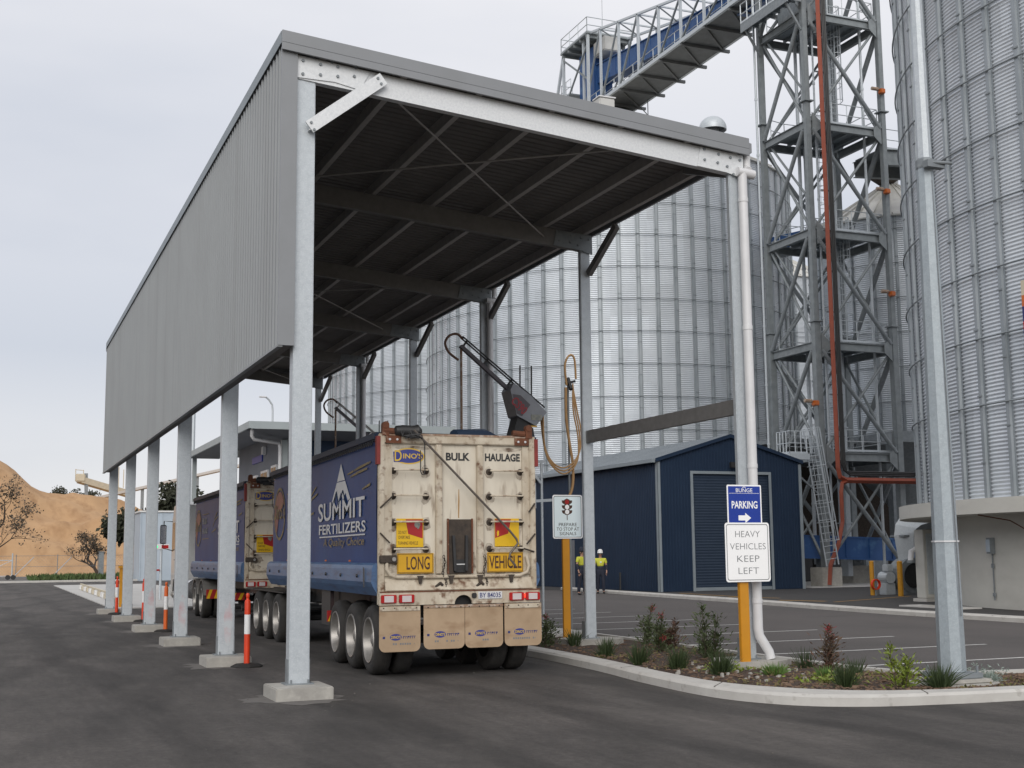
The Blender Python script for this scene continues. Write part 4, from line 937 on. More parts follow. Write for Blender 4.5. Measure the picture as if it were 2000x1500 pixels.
for x in (.05, 1.75):
    b = MB(); b.lathe([(.001, 1.3), (.30, 1.3), (.32, 1.36), (.32, 2.6), (.30, 2.66), (.001, 2.66)], (x+.3, 0, .72), 'y', 20); b.build('fuel_tank', 'chrome', tk, smooth=True)
for sx in (0, 1):
    xo = .03 if sx == 0 else 2.37
    for y in (-2.1, -.75): wheel(tk, xo, y, -1 if sx == 0 else 1)
    wheel(tk, xo, 4.0, -1 if sx == 0 else 1, False)
    b = MB(); xa = min(xo, xo-(-1 if sx == 0 else 1)*.6); 
    for y in (-2.1, -.75, ):
        pts = [(y+.58*math.cos(R_(a)), .49+.58*math.sin(R_(a))) for a in range(15, 166, 15)]; pts += [(y+.56*math.cos(R_(a)), .49+.56*math.sin(R_(a))) for a in range(165, 14, -15)]
        b.prism(pts, (xa, 0, 0), (0, 1, 0), (0, 0, 1), (1, 0, 0), .6)
    b.build('mudguard', 'rim', tk)
    b = MB(); pts = [(4.0+.62*math.cos(R_(a)), .49+.62*math.sin(R_(a))) for a in range(0, 181, 15)]+[(4.0+.56*math.cos(R_(a)), .49+.56*math.sin(R_(a))) for a in range(180, -1, -15)]
    b.prism(pts, (xa-.01, 0, 0), (0, 1, 0), (0, 0, 1), (1, 0, 0), .62); b.build('wheel_arch', 'black_steel', tk)
b = MB(); b.box(.06, -2.95, .55, .66, -2.93, .80); cb = b.build('chevron_board', 'warn_red', tk)
for k in range(3):
    b = MB(); b.prism([(.07+k*.2, .555), (.15+k*.2, .555), (.23+k*.2, .795), (.15+k*.2, .795)], (0, -2.951, 0), (1, 0, 0), (0, 0, 1), (0, -1, 0), .001); b.build('chevron_stripe', 'warn_yellow', cb)

# ================================================================== SILOS
def corrugated(Rr, z0, H, pitch=.11, amp=.024, seg=136):
    rows = int(H/pitch*4); z = np.linspace(0, H, rows+1); rr = Rr+amp*np.sin(2*np.pi*z/pitch)
    a = np.linspace(0, 2*np.pi, seg, endpoint=False)
    v = np.empty((rows+1, seg, 3)); v[:, :, 0] = rr[:, None]*np.cos(a); v[:, :, 1] = rr[:, None]*np.sin(a); v[:, :, 2] = (z+z0)[:, None]
    i = np.arange(rows)[:, None]*seg; j = np.arange(seg)[None]; jn = (j+1) % seg
    f = np.stack([i+j, i+jn, i+seg+jn, i+seg+j], -1).reshape(-1, 4)
    me = bpy.data.meshes.new('wall'); n = len(f)
    me.vertices.add((rows+1)*seg); me.vertices.foreach_set('co', v.reshape(-1))
    me.loops.add(n*4); me.loops.foreach_set('vertex_index', f.reshape(-1).astype(np.int32))
    me.polygons.add(n); me.polygons.foreach_set('loop_start', np.arange(0, n*4, 4, dtype=np.int32)); me.polygons.foreach_set('loop_total', np.full(n, 4, np.int32))
    me.update(calc_edges=True); me.validate(); me.shade_smooth(); return me
def make_silo(label, cx, cy, Rr, z0, H, nst, cone=.53):
    t = thing('grain_silo', label, 'silo', (cx, cy, 0), 'corrugated steel grain silos', True)
    me = corrugated(Rr, z0, H, seg=nst*2); me.materials.append(MATS['silo_steel'])
    w = bpy.data.objects.new('wall', me); COL.objects.link(w); w.parent = t; ORG[w.name] = Vector()
    # vertical stiffeners: folded hat sections
    b = MB(); rnd = random.Random(4); k = Rr/11.9
    for i in range(nst):
        a = 2*math.pi*(i+.5)/nst; A = Vector((math.cos(a), math.sin(a), 0)); T = Vector((-A.y, A.x, 0))
        pr = [(-.15, .022), (-.15, .03), (-.085, .035), (-.07, .11), (.07, .11), (.085, .035), (.15, .03), (.15, .022)]
        vs = [A*(Rr+r)+T*x*(.9 if k > .6 else .6)+Vector((0, 0, z)) for z in (z0, z0+H) for x, r in pr]; n = len(pr)
        b.add(vs, [(q, (q+1) % n, n+(q+1) % n, n+q) for q in range(n)])
    st = b.build('stiffeners', 'silo_post', t); st['kind'] = 'stuff'
    # splice bolts on the stiffeners, alternate heights
    b = MB()
    for i in range(nst):
        a = 2*math.pi*(i+.5)/nst; M = Matrix.Rotation(a, 4, 'Z')
        z = z0+1.0+(i % 2)*.95
        while z < z0+H:
            b.box(Rr+.108, -.10, z-.022, Rr+.135, .10, z+.022, M); z += 1.87
    o = b.build('splice_bolts', 'galv_dull', st); o['kind'] = 'stuff'
    # wind rings
    z = z0+2.6 if z0 < 4 else z0+1.6
    while z < z0+H-.4:
        b = MB(); n = nst*2; rt = .025; rc = Rr+.15; vs = []
        for i in range(n):
            a = 2*math.pi*i/n
            for q in range(6):
                u = 2*math.pi*q/6; vs.append(((rc+rt*math.cos(u))*math.cos(a), (rc+rt*math.cos(u))*math.sin(a), z+rt*math.sin(u)))
        b.add(vs, [(i*6+q, ((i+1) % n)*6+q, ((i+1) % n)*6+(q+1) % 6, i*6+(q+1) % 6) for i in range(n) for q in range(6)])
        b.build('wind_ring', 'galv_dull', t); z += 1.87
    # conical roof with ribs and eave
    zt = z0+H
    b = MB(); b.lathe([(Rr-.1, zt-.05), (Rr+.22, zt-.06), (Rr+.22, zt+.02), (Rr, zt+.12), (.9 if Rr > 6 else .5, zt+cone*Rr), (.9 if Rr > 6 else .5, zt+cone*Rr+.5), (.001, zt+cone*Rr+.6)], (0, 0, 0), 'z', 96); rf = b.build('roof', 'silo_roof', t)
    b = MB(); m = 48 if Rr > 6 else 28
    for i in range(m):
        a = 2*math.pi*i/m; A = Vector((math.cos(a), math.sin(a), 0)); b.bar(A*(Rr+.2)+Vector((0, 0, zt+.06)), A*(.9 if Rr > 6 else .5)+Vector((0, 0, zt+cone*Rr+.03)), .06, .10)
    o = b.build('roof_ribs', 'silo_roof', rf); o['kind'] = 'stuff'
    return t
SX = 37.5
sA = make_silo('corrugated silo behind the blue shed and canopy columns, beside the steel tower', SX, 74, 11.9, .3, 24.7, 68)
sE = copy_tree(sA); sE.location = (63.5, 101, 0); sE['label'] = 'far corrugated silo glimpsed through the left bays of the steel tower'
sC = copy_tree(sA); sC.location = (SX, 100, 0); sC['label'] = 'farthest corrugated silo, seen through the canopy behind the office roof'
sB = copy_tree(sA); sB.location = (SX, 26, 2.76); sB['label'] = 'nearest big corrugated silo on a round concrete base, filling the right side'
for s_, zb in ((sA, .3), (sC, .3)):
    b = MB(); b.lathe([(12.5, -.05), (12.5, .29), (11.0, .30)], (0, 0, 0), 'z', 72); ORG[s_.name] = Vector(); b.build('base_ring', 'concrete_wall', s_)
# concrete base of the near silo
ORG[sB.name] = Vector((0, 0, 2.76))
b = MB(); b.lathe([(11.3, -.05), (11.3, 2.64)], (0, 0, 0), 'z', 96)
base = b.build('concrete_base', 'concrete_wall', sB, smooth=True, org=(0, 0, 2.76))
b = MB(); b.lathe([(11.28, 2.64), (12.6, 2.64), (12.6, 3.05), (11.5, 3.07)], (0, 0, 0), 'z', 96); b.build('rim_slab', 'concrete_wall', sB, smooth=True, org=(0, 0, 2.76), sharp=30)
b = MB()
for a in (196, 218): b.box(12.595, -.012, 2.63, 12.606, .012, 3.06, Matrix.Rotation(R_(a), 4, 'Z'))
o = b.build('rim_joint', 'rust', base, org=(0, 0, 2.76))
def onwall(a, r): return Matrix.Translation((SX, 26, 0)) @ Matrix.Rotation(R_(a), 4, 'Z') @ Matrix.Translation((r, 0, 0))
# things fixed on or standing by the base
t = thing('wall_lamp', 'small grey lamp box on the near silo concrete base', 'wall lamp', onwall(167.5, 11.3).translation)
M = onwall(167.5, 11.3); b = MB(); b.box(.0, -.11, 1.55, .14, .11, 2.0, M); b.build('case', 'galv_dull', t)
b = MB(); b.box(.14, -.08, 1.6, .17, .08, 1.95, M); b.build('lens', 'box_pale', t)
b = MB(); b.bar(M @ Vector((.03, 0, 1.55)), M @ Vector((.03, 0, .25)), .03, .03); b.box(.01, -.05, 1.15, .06, .05, 1.27, M); b.box(.01, -.05, .35, .06, .05, .45, M); b.build('conduit', 'galv_dull', t)
t = thing('rusty_conduit', 'thin rusty conduit running down the near silo base from its rim', 'conduit', onwall(177, 11.3).translation)
b = MB(); P_ = [onwall(172, 12.3) @ Vector((0, 0, 2.62)), onwall(175, 11.75) @ Vector((0, 0, 2.45)), onwall(177.3, 11.33) @ Vector((0, 0, 2.05)), onwall(177.3, 11.33) @ Vector((0, 0, .1))]
b.path(P_, .018, 6); b.build('pipe', 'rust', t)
b = MB(); M = onwall(177.3, 11.3); b.box(.0, -.04, .6, .055, .04, .66, M); b.box(0, -.04, 1.5, .055, .04, 1.56, M); b.build('clips', 'rust', t)
t = thing('electrical_cabinet', 'tall pale grey cabinet against the near silo base behind the lamp pole', 'cabinet', (28.6, 33.7, 0))
b = MB(); b.bbox(28.2, 33.4, .12, 29.3, 33.85, 2.33, .02); b.build('body', 'concrete_wall', t)
b = MB(); b.box(28.3, 33.385, .25, 28.95, 33.40, 2.2); d = b.build('door', 'galv_col', t)
b = MB(); b.box(28.86, 33.36, 1.0, 28.90, 33.384, 1.18); b.build('handle', 'black_steel', d)
b = MB(); b.bbox(28.12, 33.3, -.02, 29.4, 33.95, .11, .01); b.build('plinth', 'kerb', t)
fan = thing('aeration_fan', 'grey galvanised fan duct bending into the near silo base, round black inlet', 'fan', (32.3, 39.2, 0))
fx, fy_ = 32.25, 39.2
b = MB(); prof = [(fx, fy_, 1.2), (fx, fy_, 1.5), (fx-.02, fy_, 2.2)]+[(fx-.02+.75*(1-math.cos(R_(a))), fy_-.5*(1-math.cos(R_(a))), 2.2+.72*math.sin(R_(a))) for a in (20, 40, 60, 80, 90)]+[(34.2, 37.9, 2.95)]
b.path(prof, [.36, .40, .50, .52, .53, .53, .53, .53, .53], 4); b.build('duct_elbow', 'galv_col', fan)
b = MB()
for z, r in ((2.2, .55),): b.lathe([(r*.72, z-.03), (r*1.02, z-.03), (r*1.02, z+.03), (r*.72, z+.03)], (fx, fy_, 0), 'z', 4, math.pi/4, math.pi/4+2*math.pi)
b.build('duct_flange', 'galv_dull', fan)
b = MB(); b.lathe([(.66, fy_-.30), (.66, fy_+.35)], (fx+.05, 0, .72), 'y', 32, cap=True); b.box(fx-.35, fy_-.28, 0.01, fx+.75, fy_+.3, .5); b.build('fan_housing', 'galv_dull', fan)
b = MB(); b.lathe([(.46, fy_-.38), (.44, fy_-.31), (.001, fy_-.305)], (fx+.05, 0, .72), 'y', 32); b.build('inlet', 'black_steel', fan)
b = MB(); b.lathe([(.22, fy_-.1), (.22, fy_+.4)], (fx-.85, 0, .65), 'y', 16, cap=True); b.bbox(fx-1.05, fy_-.05, .01, fx-.6, fy_+.35, .46, .02); b.bbox(fx-1.0, fy_-.1, .87, fx-.7, fy_+.2, 1.15, .03); b.build('motor', 'galv_col', fan)
t = thing('breather_pipe', 'white bent breather pipe beside the silo cabinet', 'pipe', (28.3, 34.9, 0))
b = MB(); b.path([(28.6, 33.9, 1.55), (28.3, 33.9, 1.72), (28.1, 33.9, 1.62), (28.05, 33.9, 1.3)], .09, 10); b.build('pipe', 'pvc', t, smooth=True)
b = MB(); b.lathe([(.10, 1.26), (.115, 1.26), (.115, 1.34), (.10, 1.34)], (28.05, 33.9, 0), 'z', 12); b.build('collar', 'galv_dull', t)
t = thing('hose_reel', 'small red reel beside the fan motor at the yellow bollard', 'reel', (30.45, 38.9, .4))
b = MB(); b.lathe([(.16, 38.86), (.2, 38.86), (.2, 38.96), (.16, 38.96)], (30.55, 0, .42), 'y', 16); b.build('disc', 'bollard_red', t)
b = MB(); b.box(30.52, 38.88, 0.01, 30.58, 38.94, 1.3); b.build('stand', 'galv_dull', t)
t = thing('concrete_pit_cover', 'pale concrete pit cover on the asphalt below the silo base', 'pit cover', (26.0, 30.6, 0))
b = MB(); b.bbox(25.3, 28.6, .0, 26.1, 31.2, .05, .01); b.build('slab', 'slab', t)
b = MB(); b.bbox(25.45, 29.4, .051, 25.95, 30.4, .06, .003); b.build('lid', 'concrete', t)

# overhead hopper bin behind the tower, on a dark steel base
hb = make_silo('small overhead corrugated bin with a pale ribbed cone roof behind the tower', 47.2, 57.2, 4.6, 7.8, 11.7, 24, .62); hb.name = 'hopper_bin'; hb['group'] = 'corrugated steel grain silos'
ORG[hb.name] = Vector()
b = MB(); b.lathe([(4.6, 7.79), (1.0, 4.2), (.6, 3.4)], (0, 0, 0), 'z', 36); b.build('cone_bottom', 'galv_dull', hb)
for dx in (-4.2, 4.2):
    for dy in (-4.2, 4.2):
        b = MB(); b.bbox(dx-.2, dy-.2, 0.03, dx+.2, dy+.2, 7.5, .01); b.build('leg', 'galv_dull', hb)
for q in ((-5, -4.45, 5, -4.1), (-5, 4.1, 5, 4.45), (-4.45, -4.09, -4.1, 4.09), (4.1, -4.09, 4.45, 4.09)):
    b = MB(); b.box(q[0], q[1], 7.2, q[2], q[3], 7.78); b.build('ring_beam', 'galv_dull', hb)
t = thing('void_shelter', 'dark-walled shelter added for the shaded void beneath the overhead bin', 'shelter', (45, 63, 0))
b = MB(); b.box(37.5, 62, .02, 56, 62.3, 7.2); b.box(55.7, 55, .02, 56, 62, 7.2); b.build('wall', 'grime_and_shade', t)  # near-black walls paint in the shade of the void under the bin
b = MB(); b.box(37.4, 54.5, 7.21, 42.6, 62.4, 7.4); b.build('roof', 'galv_dull', t)
for x, z0_, z1_, m in ((39.5, .05, 1.6, 'black_steel'), (42.0, .05, 1.2, 'black_steel'), (44.5, .05, 1.9, 'galv_dull')):
    b = MB(); b.bbox(x, 57.5, z0_, x+1.6, 59.5, z1_, .05); b.build('machine', m, t)

# ================================================================== BUCKET ELEVATOR TOWER
X0, X1, Y0, Y1 = 36.45, 41.0, 50.0, 53.8
tw = thing('elevator_tower', 'tall grey steel tower of braced columns with platforms and caged ladders', 'tower', (38.7, 51.9, 0))
LV = [.4, 6.1, 11.45, 17.0, 22.45, 28.1, 33.6]
for x, y in ((X0, Y0), (X1, Y0), (X0, Y1), (X1, Y1)):
    b = MB(); b.bbox(x-.17, y-.17, .9, x+.17, y+.17, 12.6, .02); b.bbox(x-.14, y-.14, 12.61, x+.14, y+.14, 34, .02); b.build('column', 'galv_tower', tw)
    b = MB()
    for z in (12.6, 23.6): b.box(x-.26, y-.26, z-.03, x+.26, y+.26, z+.03)
    b.build('splice_plate', 'galv_tower', tw)
    b = MB(); b.bbox(x-.55, y-.5, -.0, x+.55, y+.5, .9, .03); b.build('footing', 'concrete', tw)
def ibeam(b, p, q, h=.36, w=.20):
    b.bar((p[0], p[1], p[2]+h/2), (q[0], q[1], q[2]+h/2), w, .03); b.bar((p[0], p[1], p[2]-h/2), (q[0], q[1], q[2]-h/2), w, .03); b.bar(p, q, .03, h-.03)
faces = [((X0, Y0), (X1, Y0)), ((X0, Y1), (X1, Y1)), ((X0, Y0), (X0, Y1)), ((X1, Y0), (X1, Y1))]
for li, z in enumerate(LV[1:]):
    for (a, c) in faces:
        d = (Vector((*c, 0))-Vector((*a, 0))).normalized()*.2
        b = MB(); ibeam(b, (a[0]+d.x, a[1]+d.y, z), (c[0]-d.x, c[1]-d.y, z)); b.build('beam', 'galv_tower', tw)
for li in range(len(LV)-1):
    za, zb = LV[li]+.25, LV[li+1]-.25
    if li == 0: za = 1.1
    for fi, (a, c) in enumerate(faces):
        dx, dy = (.22 if a[0] != c[0] else 0), (.22 if a[1] != c[1] else 0); off = -.10 if fi in (0, 2) else .10
        ox, oy = (0, off) if a[1] == c[1] else (off, 0)
        for q, (s, e) in enumerate((((a[0]+dx+ox, a[1]+dy+oy, zb), (c[0]-dx+ox, c[1]-dy+oy, za)), ((a[0]+dx-ox, a[1]+dy-oy, za), (c[0]-dx-ox, c[1]-dy-oy, zb)))):
            b = MB(); b.tube(s, e, .105 if q == 0 else .07, 10); b.build('brace', 'galv_dull' if q == 0 else 'galv_tower', tw, smooth=True)
for li in range(1, len(LV)-1):
    za, zb = LV[li]+.25, LV[li+1]-.25
    # twin bracing on the left face, and gusset plates at the nodes
    b = MB(); b.tube((X0+.12, Y1-.55, zb), (X0+.12, Y0+.35, za+1.6), .06, 8); b.build('brace', 'galv_tower', tw, smooth=True)
    b = MB(); b.tube((X1+.05, Y0+.3, zb), (X1+.05, Y1-.2, za), .09, 8); b.build('brace', 'galv_tower', tw, smooth=True)
    b = MB(); b.tube((X0+.3, Y1+.05, za), (X1-.6, Y1+.05, zb), .07, 8); b.build('brace', 'galv_tower', tw, smooth=True)
    for x, y in ((X0, Y0), (X1, Y0)):
        b = MB(); s_ = 1 if x == X0 else -1
        b.prism([(x+s_*.2, LV[li]-.6), (x+s_*.65, LV[li]-.2), (x+s_*.65, LV[li]+.2), (x+s_*.2, LV[li]+.6)], (0, y-.145, 0), (1, 0, 0), (0, 0, 1), (0, 1, 0), .03); b.build('node_plate', 'galv_tower', tw)
for x, y, r in ((38.2, 53.2, .09), (38.6, 53.3, .06), (37.6, 50.9, .05), (36.15, 53.9, .06), (40.4, 50.7, .07)):
    b = MB(); b.tube((x, y, 1), (x, y, 33), r, 8)
    for z in range(4, 33, 3): b.lathe([(r+.02, z-.06), (r+.02, z+.06)], (x, y, 0), 'z', 8)
    b.build('riser_pipe', 'galv_col', tw)
def handrail(par, loop, z, name='handrail', m='galv_col', h=1.05, step=1.0, r=.022):
    b = MB()
    for i in range(len(loop)-1):
        p, q = Vector((*loop[i], z)), Vector((*loop[i+1], z)); L = (q-p).length; n = max(1, round(L/step))
        for zz in (.5, h): b.tube(p+Vector((0, 0, zz)), q+Vector((0, 0, zz)), r, 6)
        b.bar(p+Vector((0, 0, .06)), q+Vector((0, 0, .06)), .01, .10)
        for k in range(n+1): b.tube(p.lerp(q, k/n), p.lerp(q, k/n)+Vector((0, 0, h)), r, 6)
    return b.build(name, m, par)
def ladder(par, p, q, out_, cage0=.25, w=.25, m='galv_col'):
    p, q, o = Vector(p), Vector(q), Vector(out_).normalized(); d = (q-p).normalized(); sdv = d.cross(o).normalized(); L = (q-p).length
    b = MB()
    for s in (-1, 1): b.bar(p+sdv*s*w, q+sdv*s*w, .03, .06)
    k = .3
    while k < L: b.tube(p+d*k-sdv*w, p+d*k+sdv*w, .014, 5); k += .3
    ld = b.build('ladder', m, par)
    b = MB(); c0 = L*cage0; n = 9
    def cp(t, a): return p+d*t+sdv*(w+.08)*math.cos(a)*1.1+o*(.72*math.sin(a))
    t = c0
    while t <= L+.01:
        b.path([cp(t, math.pi*i/n) for i in range(n+1)], .018, 5); t += max((L-c0)/max(round((L-c0)/.9), 1), .3)
    for i in range(1, n, 1): b.tube(cp(c0, math.pi*i/n), cp(L, math.pi*i/n), .012, 5)
    b.build('ladder_cage', m, ld)
for li, z in enumerate((6.1, 11.45, 17.0, 22.45, 28.1)):
    zf = z+.235
    b = MB(); b.box(X0+.2, Y0+.2, zf, X1-.2, Y1-.2, zf+.04)
    k = X0+.5
    while k < X1-.3: b.box(k, Y0+.22, zf-.18, k+.06, Y1-.22, zf-.001); k += .8
    fl = b.build('platform_floor', 'galv_dull', tw)
    handrail(fl, [(X0+1.2, Y0+1.9), (X0+2.6, Y0+1.9), (X0+2.6, Y1-.6)], zf+.04, step=.5)
    handrail(fl, [(X0+1.6, Y0+.15), (X1-.2, Y0+.15), (X1-.15, Y1-.2), (X0+1.2, Y1-.15), (X0+.2, Y1-.4)], zf+.04)
    if li < 4:
        xx = X0+(1.9 if li % 2 == 0 else 2.7); zt = (11.45, 17.0, 22.45, 28.1)[li]
        ladder(tw, (xx, Y0+1.5, zf), (xx, Y0+1.5, zt+1.2), (0, -1, 0))
# vertical casings of the bucket elevators inside the tower
for x, y, w_ in ((39.9, 53.0, .30),):
    b = MB(); b.bbox(x-w_/2, y-.3, .4, x+w_/2, y+.3, 34, .02)
    z = 3.0
    while z < 33: b.box(x-w_/2-.05, y-.35, z, x+w_/2+.05, y+.35, z+.06); z += 2.4
    b.build('elevator_leg', 'galv_col', tw)
# leaning lower ladder with cage, its landing
b = MB(); b.box(33.9, 48.9, 6.0, 35.0, 50.0, 6.1); b.box(33.9, 48.88, 5.85, 35.0, 48.9, 6.12); b.build('landing', 'galv_col', tw)
handrail(tw, [(34.9, 48.95), (33.95, 48.95), (33.95, 49.95)], 6.1, step=.28)
ladder(tw, (36.1, 49.0, 1.0), (35.25, 49.2, 7.3), (-.2, -1, 0), .18, .30)
b = MB(); b.bar((35.0, 49.4, 6.05), (36.3, 49.9, 6.05), .12, .15); b.bar((34.0, 49.7, 5.9), (36.3, 49.95, 4.2), .08, .08); b.build('landing_bracket', 'galv_dull', tw)
# top platform on the left of the tower
TX = 35.35
b = MB(); b.box(TX, 49.7, 28.95, 36.2, 53.9, 29.0); b.box(TX, 49.7, 28.5, TX+.06, 53.9, 28.94); b.box(TX+.06, 49.7, 28.6, 36.2, 49.76, 28.94); b.bar((TX+.1, 50.0, 28.6), (36.3, 50.0, 27.3), .1, .1); b.bar((TX+.1, 53.6, 28.6), (36.3, 53.6, 27.3), .1, .1)
for k in range(6): b.box(TX+.07, 50.2+k*.65, 28.75, 36.2, 50.26+k*.65, 28.94)
tp = b.build('side_platform', 'galv_dull', tw)
handrail(tp, [(36.2, 49.72), (TX+.03, 49.72), (TX+.03, 53.88)], 29.0, step=.6, r=.03)
b = MB(); b.bbox(36.9, 50.8, 28.5, 38.6, 52.8, 31.0, .05); b.build('head_box', 'galv_dull', tw)
# cable tray with orange lid and black cables
ct = thing('cable_tray', 'orange covered cable tray running down the tower then across to the near silo', 'cable tray', (36.8, 49.3, 0))
TXc = 36.95
b = MB(); b.path([(TXc, 49.42, 33), (TXc, 49.42, 5.5), (TXc+.1, 49.42, 5.1), (TXc+.45, 49.42, 4.95), (41.5, 49.42, 4.95), (42.5, 48.0, 4.95), (43.0, 38.5, 4.95)], .135, 4); b.build('tray_lid', 'tray_orange', ct)
b = MB(); b.path([(TXc+.45, 49.42, 4.92), (TXc+.2, 49.42, 4.8), (TXc+.12, 49.42, 4.4), (TXc+.12, 49.42, 3.0), (TXc-.2, 49.35, 2.0), (TXc-.75, 49.3, 1.0), (TXc-.85, 49.3, .1)], .12, 4); b.build('branch_lid', 'tray_orange', ct)
b = MB()
for k in range(3): b.path([(TXc+.24+k*.09, 49.45, 33), (TXc+.24+k*.09, 49.45, 5.75), (TXc+.36+k*.07, 49.45, 5.42-k*.02), (TXc+.7, 49.45, 5.2+k*.08), (41.5, 49.5, 5.2+k*.08), (42.5, 48.0, 5.2+k*.08), (43.0, 38.5, 5.2+k*.08)], .045, 6)
b.build('cables', 'black_steel', ct)
b = MB()
for z in range(7, 32, 2): b.box(TXc-.2, 49.5, z, TXc+.55, 49.6, z+.05)
b.build('brackets', 'galv_dull', ct)
# warning beacons
for k, (x, y, z, lab) in enumerate(((41.0, 49.75, 24.6, 'orange beacon near the top of the right tower column'), (41.0, 49.75, 19.4, 'orange beacon on the right tower column under the hopper deck'), (41.0, 49.75, 14.2, 'orange beacon midway up the right tower column'), (36.2, 49.75, 8.6, 'orange beacon on the left tower column above the caged ladder'))):
    t = thing('warning_beacon', lab, 'beacon', (x, y, z), 'orange beacons on the tower columns')
    b = MB(); b.bbox(x-.30, y-.18, z-.12, x-.02, y+.1, z+.12, .03); b.build('lamp', 'lamp_amber', t)
    b = MB(); b.tube((x-.25, y+.05, z-.16), (x+.1, y+.05, z-.02), .03, 6); b.lathe([(.001, 0), (.09, .01), (.09, .4), (.001, .45)], (x-.75, y, z+.1), 'x', 10); b.build('bracket', 'rust_pale', t)
# low blue conveyor and floor steelwork
t = thing('low_conveyor', 'blue enclosed conveyor passing low through the tower base', 'conveyor', (39.5, 51.9, 1.8))
b = MB(); b.bar((35.6, 51.9, 1.9), (44, 51.9, 1.62), .7, .98); b.build('casing', 'blue_paint', t)
b = MB(); b.bar((35.6, 51.54, 2.42), (44, 51.54, 2.14), .06, .08); b.bar((35.6, 51.54, 1.38), (44, 51.54, 1.10), .06, .08)
for k in range(6): b.bar((36+k*1.4, 51.53, 2.4-k*.047), (36+k*1.4, 51.53, 1.38-k*.047), .05, .05)
b.build('frame', 'blue_paint', t)
for x in (37.4, 41.8):
    b = MB(); b.bbox(x, 51.7, .03, x+.15, 52.1, 1.3, .01); b.build('leg', 'galv_dull', t)
t = thing('low_conveyor', 'second blue conveyor end behind the blue shed corner', 'conveyor', (36.5, 56, 2))
b = MB(); b.bar((34.6, 56, 4.4), (36.6, 56, 4.2), .6, .35); b.build('casing', 'blue_paint', t)
b = MB(); b.bbox(35.4, 55.9, .03, 35.6, 56.1, 4.15, .01); b.build('leg', 'galv_dull', t)

# conveyor bridge from the tower to the right, over the hopper bin
cb_ = thing('conveyor_bridge', 'grey bridge with a blue conveyor running right from the tower behind the near silo', 'conveyor', (46, 51, 20))
for y in (50.4, 52.6):
    b = MB(); ibeam(b, (41.2, y, 21.4), (56, y, 22.4), .8, .3); b.build('girder', 'galv_tower', cb_)
b = MB(); b.bar((41.2, 51.5, 21.85), (56, 51.5, 22.85), 2.0, .06); b.build('deck', 'galv_dull', cb_)
b = MB(); b.bar((44.6, 51.6, 22.7), (56, 51.6, 23.5), 1.0, 1.5); b.build('casing', 'blue_paint', cb_)
handrail(cb_, [(41.4, 50.45), (56, 50.45)], 21.9)
t = thing('discharge_spout', 'dark conveyor discharge hood above the bin roof', 'hood', (46.8, 56, 22))
b = MB(); b.lathe([(.4, 22.0), (1.0, 22.5), (1.0, 22.8), (.4, 23.1)], (46.8, 57.0, .4), 'z', 16, cap=True); b.build('hood', 'grime_and_shade', t)
b = MB(); b.bar((43.0, 54.2, 21.9), (46.6, 56.8, 23.2), .5, .5); b.build('spout', 'galv_dull', t)
t = thing('transfer_walkway', 'blue conveyor and walkway seen through the tower left bays', 'conveyor', (43.6, 62, 19))
b = MB(); b.bar((43.6, 58.6, 19.6), (43.6, 66.5, 20.4), .9, .8); b.build('casing', 'blue_paint', t)
b = MB(); b.bar((43.6, 58.6, 19.0), (43.6, 66.5, 19.8), 1.6, .12); b.build('walkway', 'galv_dull', t)
b = MB()
for k in range(8):
    p = Vector((42.85, 58.8+k*1.05, 19.08+k*.106)); b.tube(p, p+Vector((0, 0, 1.1)), .025, 6)
for zz in (.55, 1.1): b.tube((42.85, 58.8, 19.08+zz), (42.85, 66.2, 19.83+zz), .025, 6)
b.build('handrail', 'galv_col', t)

# ================================================================== CONVEYOR GALLERY over the silo row
gy = thing('conveyor_gallery', 'overhead steel truss gallery with a blue conveyor, sloping away above the canopy', 'conveyor', (37.6, 64, 31))
GX0, GX1, GZ = 36.2, 39.0, 31.1
PYs = [53.6+2.6*k for k in range(9)]
def gtop(y): return 34.3+(y-63.7)*.215
b = MB(); b.box(GX0, 53.2, GZ-.05, GX1, PYs[-1]+.3, GZ); fl = b.build('floor', 'gallery_floor', gy)
for x in (GX0, GX1):
    b = MB(); b.bar((x, 53.2, GZ+.02), (x, PYs[-1]+.3, GZ+.02), .16, .22); b.build('bottom_chord', 'galv_col', gy)
    b = MB(); b.bar((x, 53.2, gtop(53.2)), (x, PYs[-1]+.2, gtop(PYs[-1]+.2)), .14, .14); b.build('top_chord', 'galv_col', gy)
for k, y in enumerate(PYs):
    for x in (GX0, GX1):
        b = MB(); b.bar((x, y, GZ+.1), (x, y, gtop(y)), .14, .14); b.build('post', 'galv_col', gy)
        if k < len(PYs)-1:
            b = MB(); b.bar((x, y+.1, gtop(y)-.05), (x, PYs[k+1]-.1, GZ+.15), .11, .09) if x == GX0 else b.bar((x, y+.1, GZ+.15), (x, PYs[k+1]-.1, gtop(PYs[k+1])-.05), .11, .09); b.build('diagonal', 'galv_tower', gy)
    b = MB(); b.bar((GX0, y, gtop(y)+.0), (GX1, y, gtop(y)+.0), .09, .09); b.build('cross_member', 'galv_col', gy)
    b = MB(); b.bar((GX0-.05, y, GZ-.15), (GX1+.45, y, GZ-.15), .14, .18); b.build('floor_beam', 'gallery_floor', gy)
    if k < len(PYs)-1:
        b = MB(); b.bar((GX0, y, GZ-.12), (GX1, PYs[k+1], GZ-.12), .09, .09); b.build('floor_brace', 'gallery_floor', gy)
        b = MB(); b.bar((GX0, y, gtop(y)-.02), (GX1, PYs[k+1], gtop(PYs[k+1])-.02), .07, .06); b.build('roof_brace', 'galv_tower', gy)
def bz(y): return 32.55+(y-63.7)*.13
b = MB(); b.bar((37.6, 53.2, bz(53.2)), (37.6, 75.5, bz(75.5)), .95, 1.25, up=(0, 0, 1)); 
